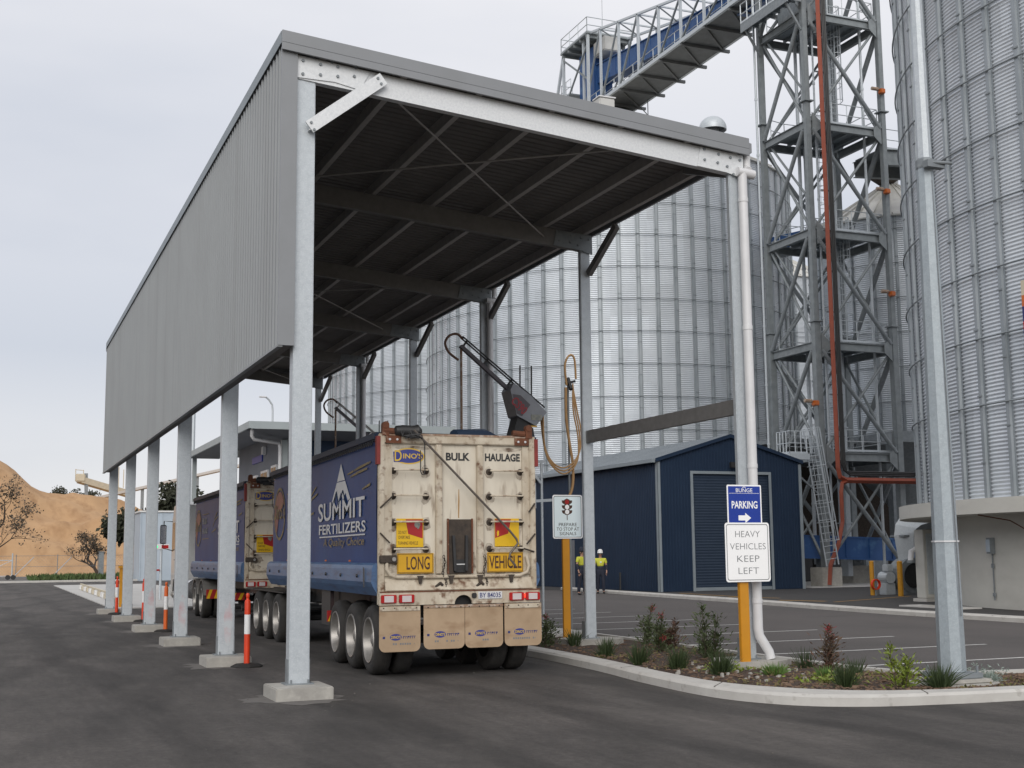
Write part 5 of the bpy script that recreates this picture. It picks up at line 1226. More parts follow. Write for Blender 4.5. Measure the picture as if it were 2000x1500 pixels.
for k in range(24): y = 53.4+k*.95; b.box(37.1, y, bz(y)-.62, 37.13, y+.07, bz(y)+.62)
bc = b.build('conveyor_casing', 'blue_paint', gy)
b = MB(); b.bar((37.6, 53.2, bz(53.2)+.66), (37.6, 75.5, bz(75.5)+.66), 1.15, .05); b.build('casing_lid', 'blue_paint', bc)
handrail(fl, [(36.45, 53.4), (36.45, PYs[-1])], GZ, step=1.3, r=.025)
# head frame and deck at the far end
b = MB(); b.box(35.9, 73.2, 36.3, 39.4, 77.5, 36.42)
for k in range(5): b.box(35.92, 73.4+k*.95, 36.08, 39.38, 73.48+k*.95, 36.299)
hd = b.build('head_deck', 'galv_tower', gy)
handrail(hd, [(39.35, 73.3), (35.95, 73.3), (35.95, 77.45), (39.35, 77.45)], 36.42, step=1.2, r=.03)
for x in (36.05, 39.2):
    for y, yb in ((73.4, 73.4), (77.3, 77.3)):
        b = MB(); b.bar((x, y, 36.3), (x, yb, 29.2), .17, .17); b.build('head_leg', 'galv_col', gy)
    b = MB(); b.bar((x, 77.3, 36.2), (x, 80.4, 29.0), .17, .17); b.build('head_leg', 'galv_col', gy)
    b = MB(); b.bar((x, 73.5, 35.6), (x, 77.2, 32.4), .1, .1); b.bar((x, 77.2, 35.8), (x, 73.5, 33.2), .1, .1); b.build('head_brace', 'galv_tower', gy)
b = MB(); b.box(36.2, 76.6, 33.2, 37.2, 78.2, 33.3); lo = b.build('lower_deck', 'galv_tower', gy); handrail(lo, [(36.25, 76.6), (36.25, 78.15), (37.1, 78.15)], 33.3)
b = MB(); b.bbox(36.9, 74.2, 32.2, 38.3, 76.6, 36.0, .08); b.build('head_box', 'blue_paint', gy)
b = MB(); b.bbox(36.7, 72.3, 34.9, 37.9, 73.9, 35.9, .06); b.build('motor_cover', 'motor_white', gy)
b = MB(); b.tube((39.2, 77.4, 37.4), (39.2, 77.4, 41), .015, 5); b.build('aerial', 'galv_dull', gy)
b = MB(); b.tube((38.8, 70.3, 31), (38.8, 70.3, 28.2), .03, 6); b.path([(38.8, 71.5, 31), (39.0, 70.8, 30.2), (39.0, 70.5, 29.5)], .03, 6); b.build('drop_pipe', 'galv_tower', gy)

# ================================================================== BLUE SHED
sh = thing('corrugated_shed', 'dark navy corrugated shed with a low gable and grey roller door', 'shed', (30, 50, 0))
sx0, sx1, sy0, sy1, pk, eh, ph = 26.4, 33.65, 47.8, 62, 30.0, 5.6, 6.68
def ribbed(b, x0, x1, zlo, zhi, y, d=-1):
    # ribbed sheet in the XZ plane between x0..x1; zhi may be a function
    pr = []; x = x0
    while x < x1-.15: pr += [(x, 0), (x+.07, 0), (x+.085, .018), (x+.135, .018)]; x += .15
    pr.append((x1, 0)); k = len(pr); z1 = zhi if callable(zhi) else (lambda q: zhi)
    b.add([(px, y+d*pd, zlo) for px, pd in pr]+[(px, y+d*pd, z1(px)) for px, pd in pr], [(i, i+1, k+i+1, k+i) for i in range(k-1)])
gz = lambda x: eh+(ph-eh)*(x-sx0)/(pk-sx0) if x < pk else eh+(ph-eh)*(sx1-x)/(sx1-pk)
b = MB(); ribbed(b, sx0, 28.1, .02, gz, sy0); ribbed(b, 28.1, 31.96, 5.06, gz, sy0); ribbed(b, 31.96, sx1, .02, gz, sy0)
b.box(sx0+.03, sy0+.03, .02, 28.1, sy0+.05, eh).box(31.96, sy0+.03, .02, sx1-.03, sy0+.05, eh); b.build('gable_wall', 'navy', sh)
b = MB(); pr = []; y = sy0
while y < sy1: pr += [(y, 0), (y+.07, 0), (y+.085, .018), (y+.135, .018)]; y += .15
k = len(pr); b.add([(sx0-d, y, z) for z in (.02, eh) for y, d in pr], [(i, k+i, k+i+1, i+1) for i in range(k-1)]); b.box(sx0+.03, sy0+.06, .02, sx0+.05, sy1, eh); b.build('side_wall', 'navy', sh)
b = MB(); b.box(sx1-.03, sy0+.06, .02, sx1, sy1, eh).box(sx0+.06, sy1-.03, .02, sx1-.04, sy1, eh); b.build('back_walls', 'navy', sh)
b = MB()
for xa, za, xb, zb in ((sx0-.15, eh-.03, pk, ph+.02), (pk, ph+.02, sx1+.1, eh)):
    for (y, w_) in [(sy0-.12+.76*i, 0) for i in range(19)]:
        pass
    b.add([(xa, sy0-.12, za), (xb, sy0-.12, zb), (xb, sy1, zb), (xa, sy1, za), (xa, sy0-.12, za+.05), (xb, sy0-.12, zb+.05), (xb, sy1, zb+.05), (xa, sy1, za+.05)], [(3, 2, 1, 0), (4, 5, 6, 7), (0, 1, 5, 4), (1, 2, 6, 5), (2, 3, 7, 6), (3, 0, 4, 7)])
    for i in range(72): b.bar((xa, sy0+.0+i*.19, za+.06), (xb, sy0+.0+i*.19, zb+.06), .04, .03)
b.build('roof', 'shed_roof', sh)
b = MB(); b.box(sx0-.32, sy0-.1, eh-.12, sx0-.16, sy1, eh+.03); b.build('gutter', 'trim_grey', sh)
for xa, za, xb, zb in ((sx0-.16, eh-.10, pk, ph-.05), (pk, ph-.05, sx1+.1, eh-.07)):
    b = MB(); b.add([(xa, y, za+dz) for y in (sy0-.15, sy0-.125) for dz in (0, .16)]+[(xb, y, zb+dz) for y in (sy0-.15, sy0-.125) for dz in (0, .16)], [(0, 1, 3, 2), (4, 6, 7, 5), (0, 4, 5, 1), (2, 3, 7, 6), (0, 2, 6, 4), (1, 5, 7, 3)]); b.build('barge_trim', 'navy', sh)
for x in (sx0-.02, sx1-.08):
    b = MB(); b.box(x-.02, sy0-.05, .0, x+.12, sy0-.02, eh-.08); b.build('corner_trim', 'trim_grey', sh)
b = MB(); b.box(sx0-.05, sy0-.05, .0, sx0-.021, sy0+.12, eh-.08); b.build('corner_trim', 'trim_grey', sh)
fr = MB(); fr.box(27.98, sy0-.06, .0, 28.1, sy0-.021, 5.15).box(31.96, sy0-.06, .0, 32.08, sy0-.021, 5.15).box(28.1, sy0-.06, 5.03, 31.96, sy0-.021, 5.15); dfr = fr.build('door_frame', 'trim_grey', sh)
b = MB(); z = .16; vs = []
while z < 5.03: vs += [(z, .06), (z+.05, .048), (z+.10, .06)]; z += .12
k = len(vs); b.add([(x, sy0+d, z) for x in (28.1, 31.96) for z, d in vs], [(i, k+i, k+i+1, i+1) for i in range(k-1)]); rd = b.build('roller_door', 'roller', sh)
b = MB(); b.box(28.1, sy0-.01, .02, 31.96, sy0+.06, .16); b.build('door_rail', 'trim_grey', rd)
t = thing('flood_light', 'small black flood light on the shed gable above the roller door', 'flood light', (30.1, 47.6, 5.4))
b = MB(); b.bbox(29.85, 47.45, 5.3, 30.35, 47.6, 5.55, .02); b.build('head', 'black_steel', t)
b = MB(); b.bar((30.1, 47.6, 5.42), (30.1, 47.79, 5.5), .06, .06); b.build('bracket', 'black_steel', t)
b = MB(); b.box(26.36, 56.2, .02, 26.378, 57.5, 2.3); dd = b.build('side_door', 'office_wall', sh)
b = MB(); b.box(26.34, 57.2, 1.35, 26.359, 57.32, 1.65); b.build('door_sign', 'sign_white', dd)
b = MB(); b.box(26.36, 55.2, 2.55, 26.379, 57.6, 2.95); b.build('blue_sign', 'sign_blue', sh)

# ================================================================== WEIGHBRIDGE OFFICE
of = thing('weighbridge_office', 'grey weighbridge office with a wide overhanging skillion roof and white downpipe', 'office', (14, 58, 0))
b = MB()
for za, zb, m_ in ((6.62, 6.98, None),):
    b.box(9.5, 50.2, 6.90, 18.1, 68, 6.98)
b.build('roof', 'office_fascia', of)
b = MB(); b.box(9.5, 50.14, 6.70, 18.1, 50.2, 7.0).box(9.42, 50.14, 6.72, 9.5, 68, 7.0); b.build('gutter', 'office_fascia', of)
b = MB(); b.add([(9.6, 50.3, 6.70), (17.9, 50.3, 6.70), (17.6, 52.0, 6.45), (10.4, 52.0, 6.45), (9.6, 50.3, 6.89), (17.9, 50.3, 6.89), (17.6, 52.0, 6.89), (10.4, 52.0, 6.89)], [(3, 2, 1, 0), (0, 1, 5, 4), (1, 2, 6, 5), (2, 3, 7, 6), (3, 0, 4, 7)]); b.box(9.6, 52.01, 6.80, 11.2, 67.9, 6.895); b.build('soffit', 'office_wall', of)
b = MB(); b.box(11.2, 52.0, .02, 17.5, 52.2, 6.45); b.build('front_wall', 'navy', of)
b = MB(); b.box(11.2, 52.21, .02, 11.4, 62, 6.80); b.box(17.3, 52.21, .02, 17.5, 66, 6.45); b.box(11.41, 61.8, .02, 17.29, 62, 6.45); b.build('side_wall', 'office_wall', of)
b = MB(); b.box(11.1, 51.8, .02, 11.35, 51.99, 6.44); b.build('corner_post', 'office_fascia', of)
b = MB(); b.box(9.7, 66.8, .02, 9.9, 67.0, 6.8); b.build('roof_post', 'office_fascia', of)
b = MB(); b.path([(9.62, 50.5, 6.72), (9.62, 50.6, 6.45), (9.75, 50.75, 6.32), (10.95, 51.7, 6.28), (11.0, 51.72, 6.1), (11.0, 51.72, .1)], .07, 10); b.build('downpipe', 'pvc', of, smooth=True)
for y, z0_, z1_, w_ in ((53.0, 4.7, 5.5, 1.1), (54.8, 4.5, 5.4, 1.5), (57.2, 4.3, 5.3, 1.5), (59.4, 4.3, 5.1, 1.6)):
    b = MB(); b.box(11.12, y, z0_, 11.198, y+w_, z1_); wf = b.build('window', 'pvc', of)
    b = MB(); b.box(11.11, y+.08, z0_+.1, 11.119, y+w_*.5-.05, z1_-.1); b.box(11.11, y+w_*.5+.05, z0_+.1, 11.119, y+w_-.08, z1_-.1); b.build('pane', 'glass', wf)
b = MB(); b.box(13.6, 51.93, 4.6, 15.8, 51.999, 5.6); wf = b.build('window', 'white_paint', of); b = MB(); b.box(13.75, 51.92, 4.75, 15.65, 51.929, 5.45); b.build('pane', 'glass', wf)
b = MB(); b.box(11.14, 56.2, 5.85, 11.199, 58.4, 6.15); b.build('blue_sign', 'sign_blue', of)
b = MB(); b.box(11.0, 63.0, 5.1, 11.06, 65.2, 5.45); b.build('blue_sign', 'sign_blue', of)
b = MB(); b.bbox(11.02, 55.4, 6.1, 11.19, 55.7, 6.45, .02); b.build('wall_light', 'pvc', of)
b = MB(); b.box(10.2, 52.3, 3.5, 11.19, 66, 3.62); b.box(10.2, 52.3, .02, 10.3, 52.4, 3.5); b.box(10.2, 65.8, .02, 10.3, 65.9, 3.5); b.build('deck', 'galv_dull', of)
handrail(of, [(10.25, 52.35), (10.25, 65.9)], 3.62)

# ================================================================== GRAIN SAMPLING PROBES beside the canopy
def probe(label, dx, dy, hose=True):
    D = Vector((dx, dy, 0)); Y = 26+dy
    SH = []
    t = thing('sampling_probe', label, 'sampler', (11.0+dx, Y, 0), 'grain sampling probes beside the canopy')
    b = MB(); b.bbox(10.85+dx, Y-.12, .05, 11.1+dx, Y+.12, 3.95, .01); b.box(10.6+dx, Y-.3, .04, 11.35+dx, Y+.3, .10); b.build('mast', 'galv_dull', t)
    b = MB(); b.add([(x+dx, Y+y, z) for y in (-.2, .2) for x, z in ((10.55, 3.95), (11.2, 3.95), (11.12, 4.45), (10.78, 4.75))], [(0, 1, 2, 3), (7, 6, 5, 4), (0, 4, 5, 1), (1, 5, 6, 2), (2, 6, 7, 3), (3, 7, 4, 0)]); b.build('swivel_base', 'black_steel', t)
    # sloping control head: a red-lettered front panel and a pale end panel
    A = Vector((-1.9, 0, 1.47)).normalized(); Bn = Vector((A.z, 0, -A.x)); O = Vector((11.42+dx, Y, 4.80))
    def q(a, c, y): return O+A*a+Bn*c*-1+Vector((0, y, 0))
    b = MB(); vs = [q(a, c, y) for y in (-.26, .26) for a, c in ((0, .0), (.02, .40), (.50, .50), (.95, .16), (.98, -.02), (.5, -.05))]
    n = 6; b.add(vs, [tuple(range(n))[::-1], tuple(range(n, 2*n))]+[(i, (i+1) % n, n+(i+1) % n, n+i) for i in range(n)]); hd = b.build('control_head', 'probe_grey', t)
    b = MB(); vs = [q(a, c, -.263) for a, c in ((.40, .44), (.52, .47), (.86, .20), (.70, .10), (.40, .12))]; vs2 = [v+Vector((0, -.006, 0)) for v in vs]; n = 5
    b.add(vs2+vs, [tuple(range(n)), tuple(range(n, 2*n))[::-1]]+[(i, n+i, n+(i+1) % n, (i+1) % n) for i in range(n)]); pn = b.build('front_panel', 'probe_panel', hd)
    if hose: text('CS90', .20, 'red_ink', pn, q(.60, .40, -.272), X=(.72, 0, -.69), Y=(.69, 0, .72), width=.40, bold=.03)
    b = MB(); b.box(11.05+dx, Y-.27, 4.62, 11.30+dx, Y-.262, 4.74)
    b.build('white_label', 'decal_cream', hd)
    b = MB(); b.box(11.0+dx, Y-.27, 4.47, 11.18+dx, Y-.262, 4.50); b.build('yellow_trim', 'plate_yellow', hd)
    # boom: lower tube and a pair of guide rails
    e0, e1 = q(.9, .09, 0), q(2.35, .05, 0)
    b = MB(); b.bar(e0, e1, .10, .075); b.build('boom', 'probe_panel', t)
    b = MB()
    for dy2 in (-.07, .07): b.tube(q(.05, -.12, dy2), q(2.45, -.12, dy2), .018, 6)
    for a in (1.0, 1.7, 2.3): b.bar(q(a, .02, 0), q(a, -.13, 0), .04, .04)
    b.build('guide_rails', 'black_steel' if hose else 'rim', t)
    p = q(2.4, -.1, 0)
    b = MB(); b.path(smooth_line([p, p+Vector((-.12, 0, .10)), p+Vector((-.30, 0, .06)), p+Vector((-.40, 0, -.10)), p+Vector((-.32, 0, -.30)), p+Vector((-.10, 0, -.46))], 5), .028, 7); b.build('end_hose', 'hose_brown', t, smooth=True)
    b = MB(); b.tube(p+Vector((-.03, .02, -.22)), p+Vector((-.03, .02, -2.3)), .028, 8); b.build('probe_lance', 'rust_pale', t)
    for k in (0, 1):
        b = MB(); b.tube((10.92+dx+k*.27, Y+.05, 4.9), (10.93+dx+k*.27, Y+.05, 5.85), .018, 6); b.build('antenna', 'black_steel', t)
    if hose:
        b = MB()
        for k in range(3):
            o = k*.045
            b.path(smooth_line([q(.04, -.02, -.1+k*.08), (11.45, Y-.05, 4.1-o), (11.62, Y-.1, 3.72-o), (11.9, Y-.12, 3.62-o*1.5), (12.2, Y-.1, 3.85-o), (12.34-o, Y-.06, 4.3), (12.24-o, Y-.05, 4.9), (12.16, Y-.03, 5.4+o)], 6), .018, 7)
        b.path(smooth_line([(12.02, Y, 5.45), (11.99, Y, 5.9), (12.1, Y, 6.12), (12.22, Y, 6.05), (12.25, Y, 5.6)], 6), .024, 7)
        b.path(smooth_line([(12.0, Y, 5.4), (12.0, Y, 4.7), (12.08, Y, 4.1), (12.14, Y, 3.7), (12.12, Y, 3.2), (11.95, Y, 2.9), (11.65, Y, 2.78)], 6), .032, 8)
        b.build('hoses', 'hose', t, smooth=True)
        s = thing('hose_stand', 'thin steel hose stand with a cross bracket beside the sampling probe', 'stand', (12.1, Y+.1, 0))
        b = MB(); b.tube((12.1, Y+.1, .02), (12.1, Y+.1, 5.55), .025, 8); b.build('pole', 'galv_dull', s)
        b = MB(); b.tube((12.0, Y+.02, 5.5), (12.24, Y+.02, 5.55), .03, 6); b.tube((12.1, Y-.06, 5.35), (12.1, Y+.1, 5.62), .045, 8); b.build('hose_clip', 'black_steel', s)
        SH.append(s)
        s = thing('hanging_bracket', 'pale steel bracket with clamps hanging beside the trailer corner', 'bracket', (11.5, Y+.3, 0))
        b = MB(); b.tube((11.52, Y+.3, .02), (11.52, Y+.3, 3.8), .03, 8); b.build('pole', 'galv_col', s)
        SH.append(s)
        b = MB(); b.bar((10.9, Y+.3, 3.72), (11.6, Y+.3, 3.78), .06, .07); b.bar((11.15, Y+.3, 3.7), (11.5, Y+.3, 3.3), .05, .05); b.bar((11.35, Y+.3, 3.3), (11.35, Y+.3, 2.75), .04, .05); b.bar((10.95, Y+.3, 2.88), (11.75, Y+.3, 2.93), .05, .06); b.bar((11.2, Y+.3, 2.9), (11.2, Y+.3, 2.6), .04, .05); b.build('arms', 'galv_col', s)
    for o in [t]+SH: o.location = Vector(o.location)+Vector((-.30, -.75, -.08))
probe('nearer grain sampling probe with red lettering and looped yellow hoses above the trailer', 0, 0)
probe('farther grain sampling probe with its boom raised beside the office roof', .35, 12.0, False)

# ================================================================== PEOPLE
def skin_mesh(name, joints, edges, m, parent, root=0, sub=2):
    me = bpy.data.meshes.new(name); o = ORG.get(parent.name, Vector()) if parent else Vector()
    me.from_pydata([tuple(Vector(j[0])) for j in joints], edges, []); me.materials.append(MATS[m])
    ob = bpy.data.objects.new(name, me); COL.objects.link(ob); ob.parent = parent; ORG[ob.name] = o
    bm = bmesh.new(); bm.from_mesh(me); ly = bm.verts.layers.skin.verify()
    for v, j in zip(bm.verts, joints):
        r = j[1]; v[ly].radius = r if isinstance(r, tuple) else (r, r)
        v[ly].use_root = (v.index == root)
    bm.to_mesh(me); bm.free()
    md = ob.modifiers.new('skin', 'SKIN'); md.use_smooth_shade = True
    s = ob.modifiers.new('sub', 'SUBSURF'); s.levels = s.render_levels = sub
    return ob
def person(label, loc, rz, s, hat, hatm):
    t = thing('person', label, 'person', loc, None, True, rz); t.scale = (s, s, s)
    # facing -y; standing, one foot slightly forward, arms hanging a little bent
    J = [((0, 0, .95), (.11, .08)), ((0, .01, 1.15), (.11, .08)), ((0, .01, 1.36), (.155, .095)), ((0, 0, 1.48), .055), ((0, -.015, 1.55), .052), ((0, -.02, 1.62), (.075, .092)), ((0, -.015, 1.70), (.07, .088)),
         ((.19, .01, 1.42), .056), ((.25, .02, 1.15), .042), ((.255, -.07, .92), .028), ((.25, -.10, .83), .036), ((-.19, .01, 1.42), .056), ((-.25, .02, 1.15), .042), ((-.25, -.07, .92), .028), ((-.245, -.10, .83), .036),
         ((.10, 0, .86), .075), ((.115, -.04, .48), .056), ((.12, .0, .09), .042), ((.13, -.14, .045), .04), ((-.10, 0, .86), .075), ((-.115, .03, .48), .056), ((-.12, .08, .09), .042), ((-.13, -.06, .045), .04)]
    E = [(0, 1), (1, 2), (2, 3), (3, 4), (4, 5), (5, 6), (2, 7), (7, 8), (8, 9), (9, 10), (2, 11), (11, 12), (12, 13), (13, 14), (0, 15), (15, 16), (16, 17), (17, 18), (0, 19), (19, 20), (20, 21), (21, 22)]
    skin_mesh('body', J, E, 'skin', t)
    up = lambda J_, k: [(p, tuple(x*k for x in r) if isinstance(r, tuple) else r*k) for p, r in J_]
    sh = [((0, .01, 1.10), (.165, .125)), ((0, .01, 1.24), (.165, .12)), ((0, .01, 1.37), (.18, .115)), ((0, .0, 1.475), .075), ((.20, .01, 1.42), .075), ((.24, .02, 1.24), .065), ((-.20, .01, 1.42), .075), ((-.24, .02, 1.24), .065)]
    skin_mesh('hi_vis_shirt', sh, [(0, 1), (1, 2), (2, 3), (2, 4), (4, 5), (2, 6), (6, 7)], 'hivis', t)
    lo = [((0, .01, .95), (.185, .142)), ((0, .01, 1.06), (.18, .138)), ((0, .01, 1.17), (.175, .132))]
    skin_mesh('shirt_lower', lo, [(0, 1), (1, 2)], 'cloth_navy', t)
    for sx in (1, -1):
        skin_mesh('sleeve', [((sx*.243, .02, 1.21), .062), ((sx*.252, .01, 1.12), .058), ((sx*.256, -.05, .96), .045)], [(0, 1), (1, 2)], 'cloth_navy', t)
    tr = [((0, 0, .98), (.175, .135)), ((.10, 0, .84), .105), ((.115, -.04, .48), .078), ((.12, .0, .10), .066), ((-.10, 0, .84), .105), ((-.115, .03, .48), .078), ((-.12, .08, .10), .066), ((0, .005, 1.12), (.17, .13))]
    skin_mesh('trousers', tr, [(0, 1), (1, 2), (2, 3), (0, 4), (4, 5), (5, 6), (0, 7)], 'cloth_navy', t)
    for (x, y) in ((.125, 0), (-.125, .08)):
        skin_mesh('boot', [((x, y+.03, .06), .058), ((x, y-.08, .05), .055), ((x, y-.16, .04), .04)], [(0, 1), (1, 2)], 'black_steel', t)
    b = MB(); b.lathe([(.09, 1.60), (.105, 1.66), (.10, 1.74), (.07, 1.785), (.001, 1.80)], (0, .012, 0), 'z', 16); b.build('hair', 'hair', t, smooth=True)
    b = MB(); b.lathe([(.118, 1.685), (.116, 1.72), (.10, 1.80), (.06, 1.845), (.001, 1.855)], (0, -.005, 0), 'z', 20); b.prism([(.11*math.cos(R_(a)), .15*math.sin(R_(a))) for a in range(180, 361, 15)], (0, -.06, 1.685), (1, 0, 0), (0, 1, 0), (0, 0, 1), .012); b.build(hat, hatm, t, smooth=True)
    # face
    for sx in (-1, 1):
        b = MB(); b.lathe([(.001, -.012), (.012, -.005), (.012, .004), (.001, .006)], (sx*.034, -.108, 1.645), 'y', 8); b.build('eye', 'black_steel', t)
        b = MB(); b.lathe([(.001, -.012), (.028, -.006), (.028, .006), (.001, .012)], (sx*.088, -.01, 1.635), 'x', 8); b.build('ear', 'skin', t)
        # five curled fingers
        for k in range(4):
            x0 = sx*.25; y0 = -.135+k*.022
            skin_mesh('finger', [((x0, y0, .80), .0095), ((x0+sx*.004, y0-.004, .765), .009), ((x0-sx*.006, y0-.006, .735-.006*(k in (1, 2))), .0075)], [(0, 1), (1, 2)], 'skin', t, sub=1)
        skin_mesh('thumb', [((sx*.235, -.135, .84), .012), ((sx*.222, -.155, .81), .011), ((sx*.222, -.158, .78), .009)], [(0, 1), (1, 2)], 'skin', t, sub=1)
    b = MB(); b.prism([(-.012, 0), (.012, 0), (.004, .05), (-.004, .05)], (0, -.108, 1.60), (1, 0, 0), (0, 0, 1), (0, -1, 0), .026); b.build('nose', 'skin', t)
    b = MB(); b.box(-.028, -.112, 1.572, .028, -.104, 1.580); b.build('mouth', 'rust', t)
    b = MB(); b.box(-.02, -.118, 1.28, .05, -.112, 1.34); b.build('shirt_badge', 'reflective', t)
    return t
person('worker in a yellow and navy shirt and dark cap, left of the canopy column', (22.32, 46.9, 0), R_(20), 1.04, 'cap', 'cloth_navy')
person('worker in a yellow and navy shirt and white hard hat, right of the canopy column', (23.65, 47.9, 0), R_(-25), .99, 'hard_hat', 'white_paint')

# ================================================================== PLANTS in the bed
rp = random.Random(21)
def tussock(t, x, y, h, n, m, sp=.35, lean=.45):
    b = MB()
    for _ in range(n):
        a = rp.random()*6.283; l = abs(rp.gauss(0, lean)); r = sp*.25*rp.random()
        b.blade((x+r*math.cos(a), y+r*math.sin(a), .06), (math.cos(a)*l, math.sin(a)*l, 1), h*rp.uniform(.55, 1.05), .012*rp.uniform(.7, 1.4))
    return b.build('blades', m, t)
def brush(t, x, y, h, stems, m, fl, lean=.1, spread=.18, dens=1.0, leafs=.068):
    s_ = MB(); b = MB(); tops = []
    for k in range(stems):
        a = rp.random()*6.283; d = Vector((math.cos(a)*lean*rp.uniform(.3, 1.4), math.sin(a)*lean*rp.uniform(.3, 1.4), 1)); hh = h*(1 if k == 0 else rp.uniform(.45, .85)); p0 = Vector((x+.05*math.cos(a), y+.05*math.sin(a), .04))
        pts = [p0+d*hh*q+Vector((rp.gauss(0, .02), rp.gauss(0, .02), 0))*(q > 0) for q in (0, .25, .5, .75, 1)]
        s_.path(pts, [.010, .009, .007, .005, .003], 5); tops.append(pts[-1])
        for q in range(int(230*hh*dens)):
            u = rp.uniform(.12, 1.0); i = min(int(u*4), 3); p = pts[i].lerp(pts[i+1], u*4-i); w = spread*(1.15-u*.75)*(.5+.5*math.sin(u*19+k))
            r = abs(rp.gauss(0, w)); aa = rp.random()*6.283
            c = p+Vector((math.cos(aa)*r, math.sin(aa)*r, rp.gauss(0, .03)))
            b.leaf(c, leafs*rp.uniform(.6, 1.3), (math.cos(aa), math.sin(aa), rp.uniform(.2, 1.4)), .34)
    s_.build('stems', 'bark', t); b.build('foliage', m, t)
    for q in range(fl):
        p = tops[q % len(tops)] if q == 0 else tops[q % len(tops)]+Vector((rp.gauss(0, .06), rp.gauss(0, .06), -.12))
        f = MB()
        for _ in range(70): f.leaf(p+Vector((rp.gauss(0, .026), rp.gauss(0, .026), rp.gauss(0, .028))), .03, None, .35)
        f.build('flower', 'flower', t)
PL = [
 # x, y, kind, height, label
 (9.13, 20.66, 'b', .62, 'dark bottlebrush with a red flower, right beside the trailer mud flap', dict(m='leaf_brush', fl=1, stems=4, dens=1.2)),
 (9.55, 20.4, 't', .42, 'dark tussock at the foot of the prepare to stop sign', dict(m='leaf_tussock', n=150)),
 (9.0, 21.9, 'b', .55, 'low leafy shrub behind the trailer, left of the stop signal sign', dict(m='leaf_brush', fl=0, stems=4)),
 (10.75, 20.0, 'b', .78, 'bottlebrush with one red flower just right of the second canopy column', dict(m='leaf_brush', fl=1, stems=4)),
 (10.7, 19.1, 'b', .55, 'reddish leafy shrub next along from the second canopy column', dict(m='leaf_red', fl=0, stems=5, dens=1.3)),
 (9.05, 18.2, 't', .42, 'dark tussock by the kerb, leftmost of the front row', dict(m='leaf_tussock', n=150)),
 (8.9, 16.8, 't', .44, 'dark tussock by the kerb, second of the front row from the left', dict(m='leaf_tussock', n=150)),
 (10.3, 18.6, 'b', .72, 'bottlebrush with two red flowers in the middle of the bed', dict(m='leaf_brush', fl=2, stems=5)),
 (8.95, 15.75, 't', .44, 'broad dark tussock by the kerb, third of the front row', dict(m='leaf_tussock', n=190)),
 (10.65, 17.9, 't', .32, 'small dark clump against the back kerb left of the tall bottlebrush', dict(m='leaf_tussock', n=90)),
 (10.2, 17.0, 'b', .95, 'tallest leaning bottlebrush, left of the heavy vehicles sign', dict(m='leaf_brush', fl=0, stems=6, lean=.22)),
 (9.05, 14.8, 't', .46, 'dense dark tussock by the kerb left of the orange parking sign post', dict(m='leaf_tussock', n=190)),
 (9.55, 14.3, 'g', .26, 'bright green grass clump at the foot of the parking sign post', dict(m='leaf_bright', n=260)),
 (10.6, 15.1, 't', .40, 'thin dark grass behind the parking sign post', dict(m='leaf_tussock', n=60)),
 (10.4, 14.35, 'b', .72, 'upright bottlebrush with a red flower right of the white downpipe foot', dict(m='leaf_red', fl=1, stems=4, lean=.06)),
 (9.95, 13.75, 'g', .24, 'green weed clump below the upright bottlebrush', dict(m='leaf_bright', n=170)),
 (9.5, 12.75, 't', .42, 'dark tussock by the kerb between the sign post and the lime sapling', dict(m='leaf_tussock', n=170)),
 (10.55, 13.95, 't', .34, 'thin dark tussock at the back kerb behind the lime sapling', dict(m='leaf_tussock', n=60)),
 (9.95, 12.3, 'b', .60, 'lime green sapling with yellow young leaves by the kerb', dict(m='leaf_lime', fl=0, stems=4, lean=.12, dens=1.1)),
 (10.35, 12.1, 't', .44, 'spiky dark tussock just left of the lamp pole base', dict(m='leaf_tussock', n=150, lean=.6)),
 (11.25, 12.35, 's', .26, 'silvery grey bush right of the lamp pole base', dict(m='leaf_silver', n=220)),
 (9.6, 13.3, 'w', .14, 'flat yellow green weeds right of the parking sign post', dict(m='leaf_lime', n=70)),
 (9.35, 15.1, 'w', .16, 'yellow green weeds among pale stones left of the parking sign post', dict(m='leaf_lime', n=110)),
]
for x, y, kd, h, lab, kw in PL:
    nm = {'b': 'bottlebrush_shrub', 't': 'grass_tussock', 'g': 'grass_clump', 's': 'silver_bush', 'w': 'weed_clump'}[kd]
    t = thing(nm, lab, {'b': 'shrub', 't': 'grass', 'g': 'grass', 's': 'shrub', 'w': 'weed'}[kd], (x, y, .05), 'plants in the kerbed bed')
    if kd == 'b': brush(t, x, y, h*.88, kw['stems'], kw['m'], kw['fl'], kw.get('lean', .1), dens=kw.get('dens', 1)*1.35)
    else:
        tussock(t, x, y, h, kw['n'], kw['m'], lean=kw.get('lean', {'t': .30, 'g': .6, 's': .75, 'w': 1.0}[kd]))
        if kd == 't':
            tussock(t, x, y, h*.55, kw['n']//2, kw['m'], lean=.7).name = 'low_blades'
        if kd == 'g': tussock(t, x, y, h*.7, 40, 'straw', lean=.7).name = 'dry_blades'
        if kd == 's':
            f = MB()
            for _ in range(240): f.leaf((x+rp.gauss(0, .13), y+rp.gauss(0, .13), .06+abs(rp.gauss(.1, .08))), .05, None, .3)
            f.build('foliage', kw['m'], t)
        if kd == 'w':
            f = MB()
            for _ in range(150): f.leaf((x+rp.gauss(0, .22), y+rp.gauss(0, .18), .09+abs(rp.gauss(0, .05))), .06, None, .5)
            f.build('leaves', kw['m'], t)
lf = MB(); rl = random.Random(77)
